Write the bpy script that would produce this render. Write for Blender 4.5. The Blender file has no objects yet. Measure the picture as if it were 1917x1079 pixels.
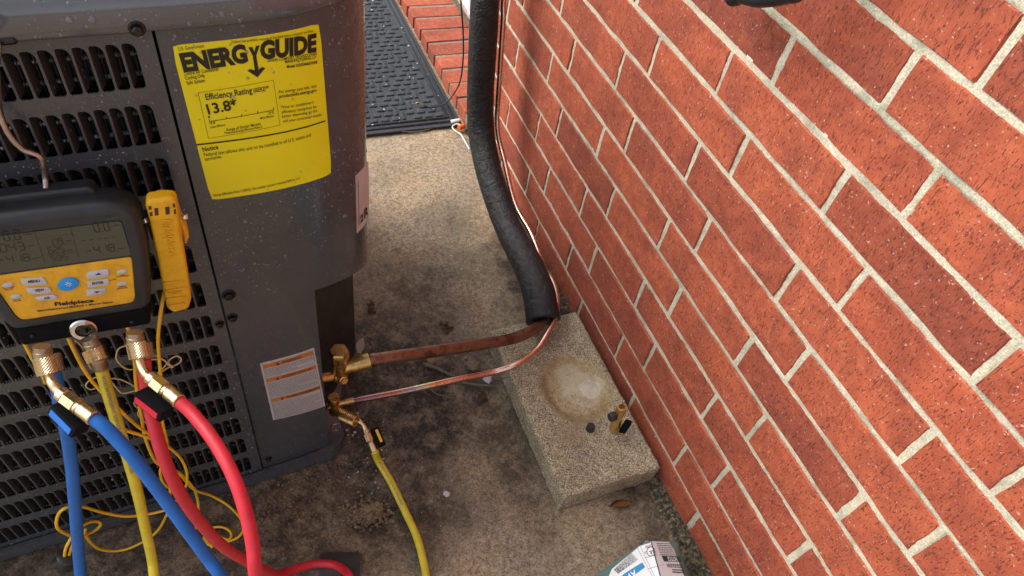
import bpy, bmesh, math, random
from mathutils import Vector as V, Matrix, Euler, noise as mnoise
random.seed(7)
R = math.radians
sc = bpy.context.scene
COL = sc.collection
# ------------------------------------------------------------------ camera, sky, sun, exposure
F_PX = 1331.27
EUL = Euler((0.7199, -0.1448, -0.36264), 'XYZ')
CAM = V((-0.65988, 0.0, 1.22508))
cd = bpy.data.cameras.new('camera'); cam = bpy.data.objects.new('camera', cd); COL.objects.link(cam)
cam.location = CAM; cam.rotation_euler = EUL
cd.sensor_width = 36; cd.lens = F_PX / 1917 * 36; cd.clip_start = 0.01; cd.clip_end = 300
sc.camera = cam
SUN_DIR = V((-0.58, 0.40, 0.72)).normalized()          # towards the sun
world = bpy.data.worlds.new('World'); sc.world = world; world.use_nodes = True
wn = world.node_tree; bg = wn.nodes['Background']
sky = wn.nodes.new('ShaderNodeTexSky'); sky.sky_type = 'NISHITA'; sky.sun_disc = False
sky.sun_elevation = math.asin(SUN_DIR.z); sky.sun_rotation = math.atan2(SUN_DIR.x, SUN_DIR.y)
sky.air_density = 1.0; sky.dust_density = 3.0; sky.ozone_density = 1.0
hsv = wn.nodes.new('ShaderNodeHueSaturation'); hsv.inputs['Saturation'].default_value = 0.36      # thin overcast
wn.links.new(sky.outputs[0], hsv.inputs['Color']); wn.links.new(hsv.outputs[0], bg.inputs[0]); bg.inputs[1].default_value = 0.15
sd = bpy.data.lights.new('sun', 'SUN'); sun = bpy.data.objects.new('sun', sd); COL.objects.link(sun)
sd.energy = 1.35; sd.angle = R(32); sd.color = (1.0, 0.96, 0.90)
sun.rotation_euler = SUN_DIR.to_track_quat('Z', 'Y').to_euler(); sun.location = (-2, 2, 5)
sc.view_settings.view_transform = 'Standard'; sc.view_settings.look = 'None'
sc.view_settings.exposure = 0.95; sc.view_settings.gamma = 1; sc.view_settings.use_curve_mapping = False

# ------------------------------------------------------------------ geometry helpers
RM = EUL.to_matrix()
def ray(px, py):
    return (RM @ V(((px - 958.5) / F_PX, -(py - 539.5) / F_PX, -1.0)))
def at(px, py, ax, val):                # the point of the plane axis = val seen at a measured place of the photo
    d = ray(px, py); t = (val - CAM[ax]) / d[ax]; return CAM + d * t
def atd(px, py, dist):
    d = ray(px, py).normalized(); return CAM + d * dist
def on_plane(px, py, o, n):
    d = ray(px, py); t = (o - CAM).dot(n) / d.dot(n); return CAM + d * t
def proj(p):
    q = RM.transposed() @ (V(p) - CAM)
    return (958.5 - F_PX * q.x / q.z, 539.5 + F_PX * q.y / q.z)

def base_of(o):
    p = V((0, 0, 0))
    return p
def empty(name, loc=(0, 0, 0), rz=0.0, label=None, cat=None, group=None):
    o = bpy.data.objects.new(name, None); COL.objects.link(o); o.empty_display_size = 0.05
    o.location = loc; o.rotation_euler = (0, 0, rz)
    tag(o, label, cat, group); return o
def tag(o, label=None, cat=None, group=None, kind=None):
    if label: o['label'] = label
    if cat: o['category'] = cat
    if group: o['group'] = group
    if kind: o['kind'] = kind
    return o
def world_of(o):
    m = Matrix.Translation(o.location) @ o.rotation_euler.to_matrix().to_4x4()
    return world_of(o.parent) @ m if o.parent else m
def link(name, me, mat=None, parent=None, smooth=False, local=False):
    """link a mesh; its vertices are in world space unless local"""
    o = bpy.data.objects.new(name, me); COL.objects.link(o)
    if parent is not None:
        o.parent = parent
        if not local: me.transform(world_of(parent).inverted())
    if mat and not me.materials: me.materials.append(mat)
    if smooth:
        me.polygons.foreach_set('use_smooth', [True] * len(me.polygons))
    me.update(); return o
def new_me(bm, name='m', recalc=True):
    if recalc: bmesh.ops.recalc_face_normals(bm, faces=bm.faces[:])
    me = bpy.data.meshes.new(name); bm.to_mesh(me); bm.free(); return me
def mesh_of(verts, faces, name='m'):
    me = bpy.data.meshes.new(name); me.from_pydata([tuple(v) for v in verts], [], faces); me.update(); return me
def autosmooth(o, ang=35):
    me = o.data
    me.polygons.foreach_set('use_smooth', [True] * len(me.polygons))
    bm = bmesh.new(); bm.from_mesh(me)
    for e in bm.edges:
        if len(e.link_faces) == 2 and e.calc_face_angle(0) > R(ang): e.smooth = False
    bm.to_mesh(me); bm.free(); return o

def catmull(pts, n=8):
    pts = [V(p) for p in pts]
    if len(pts) < 3: return [pts[0].lerp(pts[1], i / 4) for i in range(5)]
    out = []
    P = [pts[0] * 2 - pts[1]] + pts + [pts[-1] * 2 - pts[-2]]
    for i in range(1, len(P) - 2):
        a, b, c, d = P[i-1:i+3]
        for k in range(n):
            t = k / n
            out.append(0.5 * ((2*b) + (c-a)*t + (2*a-5*b+4*c-d)*t*t + (3*b-a-3*c+d)*t**3))
    out.append(pts[-1]); return out
def tube(bm, pts, r, seg=12, sm=8, caps=True, rf=None):
    path = catmull(pts, sm) if sm else [V(p) for p in pts]
    n = len(path); up = None; rings = []
    for i, p in enumerate(path):
        t = (path[min(i+1, n-1)] - path[max(i-1, 0)]).normalized()
        if up is None:
            up = t.orthogonal().normalized()
        up = (up - t * up.dot(t)).normalized()
        b = t.cross(up)
        rr = rf(i / (n-1)) if rf else r
        rings.append([bm.verts.new(p + (up * math.cos(a) + b * math.sin(a)) * rr) for a in [2*math.pi*k/seg for k in range(seg)]])
    for i in range(n-1):
        for k in range(seg):
            bm.faces.new((rings[i][k], rings[i][(k+1) % seg], rings[i+1][(k+1) % seg], rings[i+1][k]))
    if caps:
        bm.faces.new(rings[0][::-1]); bm.faces.new(rings[-1])
    return path
def lathe(bm, a, b, prof, seg=20, hexa=None, caps=True):
    """rings along a->b; prof = [(metres along, radius)]"""
    a, b = V(a), V(b); t = (b - a).normalized(); u = t.orthogonal().normalized(); w = t.cross(u)
    if hexa: seg = hexa
    rings = []
    for d, r in prof:
        rings.append([bm.verts.new(a + t * d + (u * math.cos(x) + w * math.sin(x)) * r) for x in [2*math.pi*k/seg for k in range(seg)]])
    for i in range(len(rings) - 1):
        for k in range(seg):
            bm.faces.new((rings[i][k], rings[i][(k+1) % seg], rings[i+1][(k+1) % seg], rings[i+1][k]))
    if caps:
        bm.faces.new(rings[0][::-1]); bm.faces.new(rings[-1])
def box(bm, c, sx, sy, sz, axes=None, bev=0.0):
    X, Y, Z = axes or (V((1,0,0)), V((0,1,0)), V((0,0,1)))
    c = V(c); vs = []
    for i in (-1, 1):
        for j in (-1, 1):
            for k in (-1, 1): vs.append(bm.verts.new(c + X*i*sx/2 + Y*j*sy/2 + Z*k*sz/2))
    fs = [(0,1,3,2), (4,6,7,5), (0,4,5,1), (2,3,7,6), (0,2,6,4), (1,5,7,3)]
    faces = [bm.faces.new([vs[i] for i in f]) for f in fs]
    if bev:
        es = list({e for f in faces for e in f.edges})
        bmesh.ops.bevel(bm, geom=es, offset=bev, segments=2, affect='EDGES', profile=0.6)
def inset_poly(pts, d):
    n = len(pts); out = []
    area = sum(pts[i][0]*pts[(i+1) % n][1] - pts[(i+1) % n][0]*pts[i][1] for i in range(n))
    s = 1 if area > 0 else -1
    for i in range(n):
        p0, p1, p2 = V(pts[i-1]), V(pts[i]), V(pts[(i+1) % n])
        e1 = (p1-p0).normalized(); e2 = (p2-p1).normalized()
        n1 = V((-e1.y, e1.x))*s; n2 = V((-e2.y, e2.x))*s
        m = n1 + n2
        out.append(p1 + m * (d / max(0.6, 1 + n1.dot(n2))))
    return out
def prism(bm, pts, fr, n0, n1, bev=0.0, seg=3):
    """2D outline in the frame fr(u,v,n) from n0 (back) to n1 (front), front edge rounded"""
    rings = [[(p, n0) for p in pts]]
    if bev:
        for k in range(seg + 1):
            a = k/seg*math.pi/2
            ins = inset_poly(pts, bev*(1-math.cos(a))) if k else pts
            rings.append([(p, n1-bev+bev*math.sin(a)) for p in ins])
    else: rings.append([(p, n1) for p in pts])
    vr = [[bm.verts.new(fr(p[0], p[1], n)) for p, n in r] for r in rings]
    N = len(pts)
    for i in range(len(vr)-1):
        for k in range(N):
            bm.faces.new((vr[i][k], vr[i][(k+1) % N], vr[i+1][(k+1) % N], vr[i+1][k]))
    bm.faces.new(vr[0][::-1]); bm.faces.new(vr[-1])
def round_poly(pts, r, n=4):
    out = []; N = len(pts)
    for i in range(N):
        p0, p1, p2 = V(pts[i-1]), V(pts[i]), V(pts[(i+1) % N])
        rr = min(r, (p0-p1).length*0.45, (p2-p1).length*0.45)
        a = p1 + (p0-p1).normalized()*rr; b = p1 + (p2-p1).normalized()*rr
        for k in range(n+1):
            t = k/n; out.append((1-t)**2*a + 2*t*(1-t)*p1 + t*t*b)
    return out

# text: built-in font turned into mesh, laid on a surface frame
_tc = {}
def glyphs(body, off=0.0):
    key = (body, off)
    if key not in _tc:
        cu = bpy.data.curves.new('t', 'FONT'); cu.body = body; cu.offset = off; cu.resolution_u = 3
        ob = bpy.data.objects.new('t', cu); me = bpy.data.meshes.new_from_object(ob)
        vs = [v.co.copy() for v in me.vertices]; fs = [tuple(p.vertices) for p in me.polygons]
        bpy.data.objects.remove(ob); bpy.data.curves.remove(cu); bpy.data.meshes.remove(me)
        _tc[key] = (vs, fs)
    return _tc[key]
CAPH = max(v.y for v in glyphs('E')[0])
def put_text(bm, fr, body, p0, p1, cap, n, off=0.0):
    vs, fs = glyphs(body, off)
    x0 = min(v.x for v in vs); x1 = max(v.x for v in vs)
    p0, p1 = V(p0), V(p1); d = p1 - p0; L = d.length; d.normalize(); up = V((-d.y, d.x))
    nv = []
    for v in vs:
        q = p0 + d*((v.x-x0)/(x1-x0)*L) + up*(v.y/CAPH*cap)
        nv.append(bm.verts.new(fr(q.x, q.y, n)))
    for f in fs:
        try: bm.faces.new([nv[i] for i in f])
        except ValueError: pass
def put_poly(bm, fr, pts, n):
    bm.faces.new([bm.verts.new(fr(p[0], p[1], n)) for p in pts])
def put_line(bm, fr, a, b, w, n, k=1):
    a, b = V(a), V(b); d = (b-a).normalized(); s = V((-d.y, d.x))*w/2
    for i in range(k):
        p = a.lerp(b, i/k); q = a.lerp(b, (i+1)/k)
        put_poly(bm, fr, [p-s, q-s, q+s, p+s], n)
def flat(bm, name): return new_me(bm, name, recalc=False)

# ------------------------------------------------------------------ materials
class M:
    def __init__(s, name, base=(.5,.5,.5), rough=.5, metal=0.0, **kw):
        s.m = bpy.data.materials.new(name); s.m.use_nodes = True; s.t = s.m.node_tree
        s.b = s.t.nodes['Principled BSDF']
        s.b.inputs['Base Color'].default_value = (*base, 1); s.b.inputs['Roughness'].default_value = rough
        s.b.inputs['Metallic'].default_value = metal
        for k, v in kw.items(): s.b.inputs[k.replace('_', ' ')].default_value = v
        s._co = None
    def n(s, typ, ins=None, **props):
        nd = s.t.nodes.new('ShaderNode' + typ)
        for k, v in props.items(): setattr(nd, k, v)
        for k, v in (ins or {}).items():
            if isinstance(v, bpy.types.NodeSocket): s.t.links.new(v, nd.inputs[k])
            else: nd.inputs[k].default_value = v
        return nd
    def co(s):
        if s._co is None: s._co = s.n('TexCoord').outputs['Object']
        return s._co
    def noise(s, scale, detail=4, rough=.6, vec=None, dist=0.0):
        return s.n('TexNoise', {'Scale': scale, 'Detail': detail, 'Roughness': rough, 'Distortion': dist, 'Vector': vec or s.co()}).outputs['Fac']
    def voro(s, scale, vec=None, feature='F1', out='Distance'):
        return s.n('TexVoronoi', {'Scale': scale, 'Vector': vec or s.co()}, feature=feature).outputs[out]
    def ramp(s, fac, stops, interp='LINEAR'):
        r = s.n('ValToRGB', {'Fac': fac}); e = r.color_ramp.elements; r.color_ramp.interpolation = interp
        while len(e) < len(stops): e.new(0.5)
        for el, (p, c) in zip(e, stops):
            el.position = p; el.color = (*c, 1) if not isinstance(c, (int, float)) else (c, c, c, 1)
        return r.outputs['Color']
    def mix(s, fac, a, b, mode='MIX'):
        nd = s.n('Mix', data_type='RGBA', blend_type=mode)
        for i, v in ((0, fac), (6, a), (7, b)):
            if isinstance(v, bpy.types.NodeSocket): s.t.links.new(v, nd.inputs[i])
            else: nd.inputs[i].default_value = v if i == 0 else (*v, 1)
        return nd.outputs[2]
    def math(s, op, a, b=0.0, clamp=False):
        nd = s.n('Math', operation=op, use_clamp=clamp)
        for i, v in ((0, a), (1, b)):
            if isinstance(v, bpy.types.NodeSocket): s.t.links.new(v, nd.inputs[i])
            else: nd.inputs[i].default_value = v
        return nd.outputs[0]
    def scale(s, sc_, vec=None):
        return s.n('Mapping', {'Scale': sc_, 'Vector': vec or s.co()}).outputs[0]
    def color(s, c): s.t.links.new(c, s.b.inputs['Base Color']); return s
    def rough(s, c): s.t.links.new(c, s.b.inputs['Roughness']); return s
    def bump(s, h, strength=.5, dist=.001):
        nd = s.n('Bump', {'Strength': strength, 'Distance': dist, 'Height': h})
        old = s.b.inputs['Normal'].links
        if old: s.t.links.new(old[0].from_socket, nd.inputs['Normal'])
        s.t.links.new(nd.outputs[0], s.b.inputs['Normal']); return s
    def blob(s, cx, cy, rx, ry, inner=.4, vec=None):
        """1 inside an ellipse of the plan, fading to 0 at its rim"""
        v = s.n('Mapping', {'Location': (-cx/rx, -cy/ry, 0), 'Scale': (1/rx, 1/ry, 0), 'Vector': vec or s.co()}).outputs[0]
        l = s.n('VectorMath', {0: v}, operation='LENGTH').outputs['Value']
        return s.n('MapRange', {'Value': l, 'From Min': 1.0, 'From Max': inner, 'To Min': 0.0, 'To Max': 1.0}, interpolation_type='SMOOTHSTEP').outputs[0]

def concrete_ground():
    m = M('slab_concrete', rough=.85)
    co = m.co()
    nz = m.n('TexNoise', {'Scale': 9, 'Detail': 5, 'Vector': co}).outputs['Color']
    wob = m.n('VectorMath', {0: nz, 1: (.5, .5, .5)}, operation='SUBTRACT').outputs[0]
    wob = m.n('VectorMath', {0: wob, 'Scale': .22}, operation='SCALE').outputs[0]
    wv = m.n('VectorMath', {0: co, 1: wob}, operation='ADD').outputs[0]
    grit = m.noise(310, 2.5, .75); fine = m.noise(110, 5, .75); big = m.noise(6, 5, .6)
    base = m.ramp(fine, [(.32, (.19, .142, .093)), (.50, (.36, .284, .194)), (.68, (.50, .415, .305))])
    tint = m.ramp(big, [(.35, (.84, .85, .88)), (.65, (1.1, 1.04, .95))])
    base = m.mix(1.0, base, tint, 'MULTIPLY')
    gs = m.ramp(grit, [(.36, (.36, .34, .31)), (.45, (.95, .95, .95)), (.60, (1, 1, 1)), (.67, (1.55, 1.5, 1.38))])
    base = m.mix(1.0, base, gs, 'MULTIPLY')
    # dirt and damp soaked into the slab around the unit, the block and the wall foot
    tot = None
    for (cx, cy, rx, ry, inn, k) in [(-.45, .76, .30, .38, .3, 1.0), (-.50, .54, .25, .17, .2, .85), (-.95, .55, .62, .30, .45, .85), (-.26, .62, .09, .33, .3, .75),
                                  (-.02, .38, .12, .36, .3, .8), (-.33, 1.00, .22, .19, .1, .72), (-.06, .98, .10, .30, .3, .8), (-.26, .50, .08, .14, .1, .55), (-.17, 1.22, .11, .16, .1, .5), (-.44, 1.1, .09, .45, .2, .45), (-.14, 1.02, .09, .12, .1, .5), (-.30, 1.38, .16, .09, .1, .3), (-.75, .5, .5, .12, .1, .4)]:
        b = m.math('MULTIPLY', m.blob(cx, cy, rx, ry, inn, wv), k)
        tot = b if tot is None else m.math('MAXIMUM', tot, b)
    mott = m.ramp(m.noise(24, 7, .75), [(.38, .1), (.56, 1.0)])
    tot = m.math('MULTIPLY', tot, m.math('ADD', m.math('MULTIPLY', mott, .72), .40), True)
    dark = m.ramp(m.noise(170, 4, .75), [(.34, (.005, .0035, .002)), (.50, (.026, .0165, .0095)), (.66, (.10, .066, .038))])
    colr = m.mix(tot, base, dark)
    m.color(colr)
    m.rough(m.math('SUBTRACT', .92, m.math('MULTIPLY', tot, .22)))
    m.bump(m.noise(300, 3, .8), .75, .0025); m.bump(m.noise(40, 4, .6), .35, .004)
    return m.m
def brick_material(name='red_brick', zs=True):
    m = M(name, rough=.88)
    rnd = m.n('ObjectInfo').outputs['Random']
    off = m.n('CombineXYZ', {0: m.math('MULTIPLY', rnd, 37.0), 1: m.math('MULTIPLY', rnd, 91.0), 2: m.math('MULTIPLY', rnd, 53.0)}).outputs[0]
    v = m.n('VectorMath', {0: m.co(), 1: off}, operation='ADD').outputs[0]
    base = m.ramp(m.noise(55, 5, .65, v), [(.25, (.265, .056, .027)), (.5, (.35, .079, .036)), (.75, (.43, .115, .054))])
    tone = m.ramp(rnd, [(0, (.74, .70, .76)), (.3, (1.0, .94, .92)), (.55, (1.12, 1.12, 1.06)), (.8, (.90, .82, .84)), (1, (1.08, 1.02, .98))])
    base = m.mix(1.0, base, tone, 'MULTIPLY')
    big = m.ramp(m.noise(14, 3, .5, v), [(.35, (.82, .8, .86)), (.65, (1.12, 1.1, 1.06))])
    base = m.mix(1.0, base, big, 'MULTIPLY')
    sv = m.n('Mapping', {'Scale': (1, 2.6, .8), 'Rotation': (R(8), 0, 0), 'Vector': v}).outputs[0]
    drag = m.noise(185, 3, .75, sv)
    pit = m.ramp(drag, [(.378, 1), (.412, 0)])
    long_v = m.n('Mapping', {'Scale': (1, 3.5, .28), 'Rotation': (R(6), 0, 0), 'Vector': v}).outputs[0]
    scr = m.ramp(m.noise(95, 2, .6, long_v), [(.275, 1), (.31, 0)])
    pits = m.math('MAXIMUM', pit, scr)
    base = m.mix(m.math('MULTIPLY', pits, .8), base, (.085, .022, .016))
    sp = m.noise(235, 1.5, .6, v)
    spk = m.math('MULTIPLY', m.ramp(sp, [(.675, 0), (.70, 1)]), m.ramp(m.noise(30, 3, .7, v), [(.4, .25), (.62, 1)]))
    base = m.mix(m.math('MULTIPLY', spk, .75), base, (.62, .43, .34))
    m.color(base)
    m.bump(pits, .9, -.0012); m.bump(spk, .5, .0006); m.bump(m.noise(170, 4, .7, v), .45, .0012)
    return m.m
def mortar_material():
    m = M('mortar', rough=.95)
    g = m.noise(420, 3, .8)
    c = m.ramp(g, [(.3, (.33, .30, .225)), (.5, (.56, .515, .40)), (.72, (.76, .705, .56))])
    big = m.ramp(m.noise(16, 5, .7), [(.34, (.62, .66, .62)), (.5, (.95, .95, .93)), (.66, (1.06, 1.05, 1.0))])
    m.color(m.mix(1.0, c, big, 'MULTIPLY'))
    m.bump(m.noise(420, 3, .8), .8, .0012); m.bump(m.noise(90, 4, .7), .6, .002)
    return m.m
def block_material():
    m = M('cast_concrete', rough=.95)
    v = m.co()
    ag = m.n('TexVoronoi', {'Scale': 470, 'Vector': v, 'Randomness': 1.0})
    c = m.ramp(m.n('SeparateColor', {0: ag.outputs['Color']}).outputs[0], [(.0, (.26, .20, .125)), (.3, (.47, .38, .245)), (.65, (.61, .51, .345)), (1, (.78, .69, .52))])
    gap = m.ramp(ag.outputs['Distance'], [(.42, 1.0), (.75, .42)])
    c = m.mix(1.0, c, gap, 'MULTIPLY')
    big = m.ramp(m.noise(22, 5, .7), [(.35, (.74, .72, .7)), (.6, (1.06, 1.04, 1.0))])
    c = m.mix(1.0, c, big, 'MULTIPLY')
    nz = m.n('TexNoise', {'Scale': 30, 'Detail': 6, 'Roughness': .7, 'Vector': v}).outputs['Color']
    wob = m.n('VectorMath', {0: m.n('VectorMath', {0: nz, 1: (.5,.5,.5)}, operation='SUBTRACT').outputs[0], 'Scale': .04}, operation='SCALE').outputs[0]
    wv = m.n('VectorMath', {0: v, 1: wob}, operation='ADD').outputs[0]
    bx, by = BLOB
    stain = m.math('MULTIPLY', m.blob(bx, by, .074, .088, .86, wv), .55)
    ring = m.math('SUBTRACT', m.blob(bx-.004, by, .075, .085, .9, wv), m.blob(bx+.004, by+.004, .064, .070, .8, wv), True)
    white = m.blob(bx+.016, by-.004, .050, .048, .84, wv)
    white2 = m.blob(bx+.004, by+.038, .042, .03, .3, wv)
    white3 = m.blob(bx+.028, by-.010, .026, .024, .85, wv)
    c = m.mix(stain, c, m.ramp(m.noise(80, 6, .75), [(.3, (.27, .18, .07)), (.5, (.52, .39, .185)), (.7, (.64, .54, .33))]))
    c = m.mix(m.math('MULTIPLY', m.math('MULTIPLY', ring, .6), m.ramp(m.noise(45, 5, .7), [(.35, .2), (.6, 1)])), c, (.27, .165, .06))
    wf = m.math('MULTIPLY', m.math('MAXIMUM', white, m.math('MULTIPLY', white2, .8)), m.ramp(m.noise(48, 6, .75), [(.38, .12), (.55, .92)]))
    c = m.mix(wf, c, (.60, .53, .38))
    c = m.mix(m.math('MULTIPLY', white3, m.ramp(m.noise(70, 5, .7), [(.35, .15), (.55, .8)])), c, (.74, .69, .56))
    t2 = m.math('MULTIPLY', m.blob(.07, .115, .05, .045, .1, m.n('VectorMath', {0: wv, 1: (0, 0, 0)}, operation='ADD').outputs[0]), .5)
    c = m.mix(t2, c, (.36, .24, .12))
    m.color(c)
    m.bump(ag.outputs['Distance'], .8, -.0022); m.bump(m.noise(70, 4, .7), .5, .003)
    return m.m
def paint(name, base, rough=.34, bumpy=.05, coat=.35):
    m = M(name, base, rough); m.b.inputs['Specular IOR Level'].default_value = .5
    m.b.inputs['Coat Weight'].default_value = coat; m.b.inputs['Coat Roughness'].default_value = .09
    m.rough(m.ramp(m.noise(25, 5, .7), [(.3, rough*.75), (.7, rough*1.35)]))
    c = m.ramp(m.noise(8, 5, .65), [(.3, tuple(x*.8 for x in base)), (.7, tuple(x*1.18 for x in base))])
    m.color(c); m.bump(m.noise(700, 2, .5), bumpy, .0004)
    return m.m
def plastic(name, base, rough=.45, dirt=.25, scale=40, spec=.5):
    m = M(name, base, rough); m.b.inputs['Specular IOR Level'].default_value = spec
    n1 = m.noise(scale, 6, .72)
    c = m.ramp(n1, [(.28, tuple(x*(1-dirt) for x in base)), (.55, base), (.8, tuple(min(1, x*(1+dirt*.5)) for x in base))])
    m.color(c); m.rough(m.ramp(m.noise(scale*1.7, 4, .6), [(.3, rough*.8), (.7, min(1, rough*1.3))]))
    m.bump(m.noise(scale*14, 3, .6), .12, .0005)
    return m.m
def metal(name, base, rough=.3, dirt=.35, scale=60, dark=None):
    m = M(name, base, rough, 1.0)
    c = m.ramp(m.noise(scale, 6, .72), [(.28, dark or tuple(x*(1-dirt) for x in base)), (.5, base), (.8, tuple(min(1, x*1.1) for x in base))])
    m.color(c); m.rough(m.ramp(m.noise(scale*1.5, 5, .7), [(.3, rough*.7), (.7, min(1, rough*1.6))]))
    m.bump(m.noise(scale*9, 3, .7), .15, .0004)
    return m.m
BLOB = (.118, .205)
MT = {}
MT['ground'] = concrete_ground(); MT['brick'] = brick_material(); MT['mortar'] = mortar_material()
MT['paint'] = paint('unit_paint', (.058, .063, .069), .25)
MT['paint_top_sky_sheen'] = paint('cover_paint_sky_sheen', (.088, .093, .105), .18, .05, 1.0)  # unit paint made lighter and bluer: sky reflection put into the base colour
MT['louvre'] = paint('louvre_paint', (.036, .031, .028), .42)
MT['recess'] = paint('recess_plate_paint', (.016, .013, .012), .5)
def coil_material():
    m = M('coil_fins', (.012, .012, .013), .5, .3)
    v = m.scale((900, 1, 60)); st = m.noise(1.0, 2, .6, v)
    m.color(m.ramp(st, [(.4, (.004, .004, .004)), (.7, (.035, .035, .038))])); m.bump(st, .8, .001); return m.m
MT['coil'] = coil_material()
MT['alu'] = metal('aluminium_tube', (.85, .86, .88), .45)
MT['screw'] = metal('dark_screw', (.05, .045, .045), .4)
MT['yellow_paper'] = plastic('yellow_label_film', (.82, .73, .0), .42, .05, 20)
MT['ink'] = M('black_ink', (.013, .011, .008), .5).m
MT['white_paper'] = plastic('white_label_film', (.86, .83, .84), .45, .08, 30)
MT['pink_paper'] = plastic('pale_label_film', (.93, .84, .82), .45, .08, 30)
MT['orange_ink'] = M('orange_ink', (.52, .16, .015), .5).m
MT['grey_ink'] = M('grey_ink', (.16, .15, .17), .6).m
MT['brass'] = metal('brass', (.62, .40, .15), .30, .5, 90, (.30, .17, .06))
MT['brass_bright'] = metal('bright_brass', (.70, .54, .32), .25, .3, 90)
MT['tool_brass'] = metal('tool_brass', (.72, .50, .20), .38, .3, 90)
MT['brass_port'] = metal('dull_brass', (.42, .32, .22), .36, .4, 90)
def copper(name, tarn):
    m = M(name, (.70, .33, .20), .3, 1.0)
    n1 = m.noise(38, 6, .7)
    if tarn:
        c = m.ramp(n1, [(.30, (.07, .050, .045)), (.42, (.16, .10, .078)), (.52, (.30, .165, .11)), (.62, (.24, .175, .15)), (.74, (.38, .21, .15))])
        m.rough(m.ramp(m.noise(80, 5, .7), [(.3, .3), (.7, .65)]))
    else:
        c = m.ramp(n1, [(.3, (.66, .38, .29)), (.6, (.82, .50, .39))])
        # heat tint left by brazing near the valve
        x = m.n('SeparateXYZ', {0: m.co()}).outputs[0]
        t = m.n('MapRange', {'Value': m.math('ADD', x, m.math('MULTIPLY', m.noise(60, 4, .6), .05)), 'From Min': -.01, 'From Max': .21}).outputs[0]
        tint = m.ramp(t, [(0, (.55, .33, .14)), (.16, (.20, .10, .10)), (.34, (.30, .17, .19)), (.52, (.42, .20, .12)), (.68, (.42, .36, .38)), (.78, (.62, .60, .36)), (.86, (.72, .30, .10)), (1, (.78, .46, .35))])
        k = m.n('MapRange', {'Value': x, 'From Min': .19, 'From Max': .23, 'To Min': 1.0, 'To Max': 0.0}).outputs[0]
        c = m.mix(k, c, tint)
        m.rough(m.ramp(n1, [(.3, .2), (.7, .34)]))
    m.color(c); m.bump(m.noise(200, 4, .7), .25, .0006)
    return m.m
MT['copper'] = copper('copper', False); MT['old_copper'] = copper('tarnished_copper', True)
def foam():
    m = M('foam_rubber', (.018, .018, .019), .47)
    m.color(m.ramp(m.noise(70, 5, .7), [(.35, (.007, .007, .0075)), (.7, (.019, .019, .020))]))
    w = m.noise(26, 5, .62, m.scale((2.5, 2.5, 3.0)), 1.2)
    m.bump(m.noise(330, 4, .8), .55, .0014); m.bump(w, .7, .006); return m.m
MT['foam'] = foam()
MT['black_rubber'] = plastic('black_rubber', (.022, .023, .026), .45, .4, 30)
MT['black_plastic'] = plastic('black_plastic', (.007, .007, .008), .65, .3, 50, .08)
MT['yellow_plastic'] = plastic('yellow_plastic', (.78, .40, .012), .42, .35, 45)
MT['clamp_yellow'] = plastic('clamp_yellow_plastic', (.80, .42, .006), .38, .22, 60)
MT['cable_yellow'] = plastic('cable_yellow_vinyl', (.86, .50, .015), .4, .2, 60)
MT['hose_yellow'] = plastic('hose_yellow_rubber', (.68, .54, .03), .42, .25, 60)
MT['hose_blue'] = plastic('hose_blue_rubber', (.004, .115, .43), .45, .2, 60)
MT['hose_red'] = plastic('hose_red_rubber', (.56, .018, .035), .45, .2, 60)
MT['insert_blue'] = plastic('blue_insert', (.01, .16, .60), .4, .1, 60)
MT['insert_red'] = plastic('red_insert', (.60, .01, .035), .4, .1, 60)
MT['insert_yellow'] = plastic('yellow_insert', (.80, .45, .02), .4, .1, 60)
MT['button_grey'] = plastic('grey_button', (.50, .50, .52), .4, .15, 60)
MT['button_blue'] = plastic('blue_button', (.015, .28, .72), .3, .08, 60)
MT['white_print'] = M('white_print', (.85, .85, .85), .5).m
MT['red_print'] = M('dark_red_print', (.20, .035, .01), .5).m
MT['lcd'] = plastic('lcd_glass', (.082, .080, .054), .2, .06, 12, .25)
MT['lcd_ink'] = M('lcd_segments', (.005, .007, .004), .5).m
MT['chrome'] = metal('chrome', (.72, .71, .70), .1, .25, 40)
MT['steel'] = metal('hook_steel', (.46, .42, .40), .3, .3, 50)
MT['dark_glass'] = M('dark_glass', (.01, .008, .006), .08).m
MT['pale_wire'] = plastic('pale_yellow_wire', (.62, .50, .22), .5, .1, 60)
MT['white_plastic'] = plastic('white_plastic', (.66, .64, .58), .5, .15, 60)
MT['orange_plastic'] = plastic('orange_plastic', (.70, .13, .02), .45, .1, 60)
def mat_rubber():
    m = M('ribbed_mat_rubber', rough=.9)
    m.color(m.ramp(m.noise(230, 4, .75), [(.3, (.018, .021, .026)), (.55, (.040, .045, .054)), (.74, (.10, .108, .12))]))
    m.bump(m.noise(420, 3, .8), .8, .002); return m.m
MT['mat'] = mat_rubber()
MT['door'] = plastic('door_paint', (.62, .62, .60), .5, .1, 30)
MT['tank'] = plastic('grey_green_plastic', (.115, .185, .170), .42, .15, 30)
MT['jug_label'] = plastic('jug_label_film', (.74, .73, .74), .45, .06, 30)
MT['green_ink'] = M('dark_green_ink', (.012, .06, .035), .5).m
MT['blue_ink'] = M('blue_ink', (.02, .22, .45), .5).m
MT['leaf'] = plastic('dry_leaf', (.32, .15, .055), .7, .4, 70)
MT['dark_leaf_slot_shade'] = plastic('rotten_leaf_slot_shade', (.075, .04, .02), .8, .5, 60)
MT['twig'] = plastic('grey_twig', (.17, .14, .11), .85, .5, 90)
MT['stone'] = plastic('tan_stone', (.22, .165, .095), .9, .5, 70)
MT['gravel'] = plastic('brown_gravel', (.15, .10, .062), .9, .6, 90)
MT['chip'] = plastic('white_chip', (.52, .50, .49), .7, .2, 90)
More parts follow.
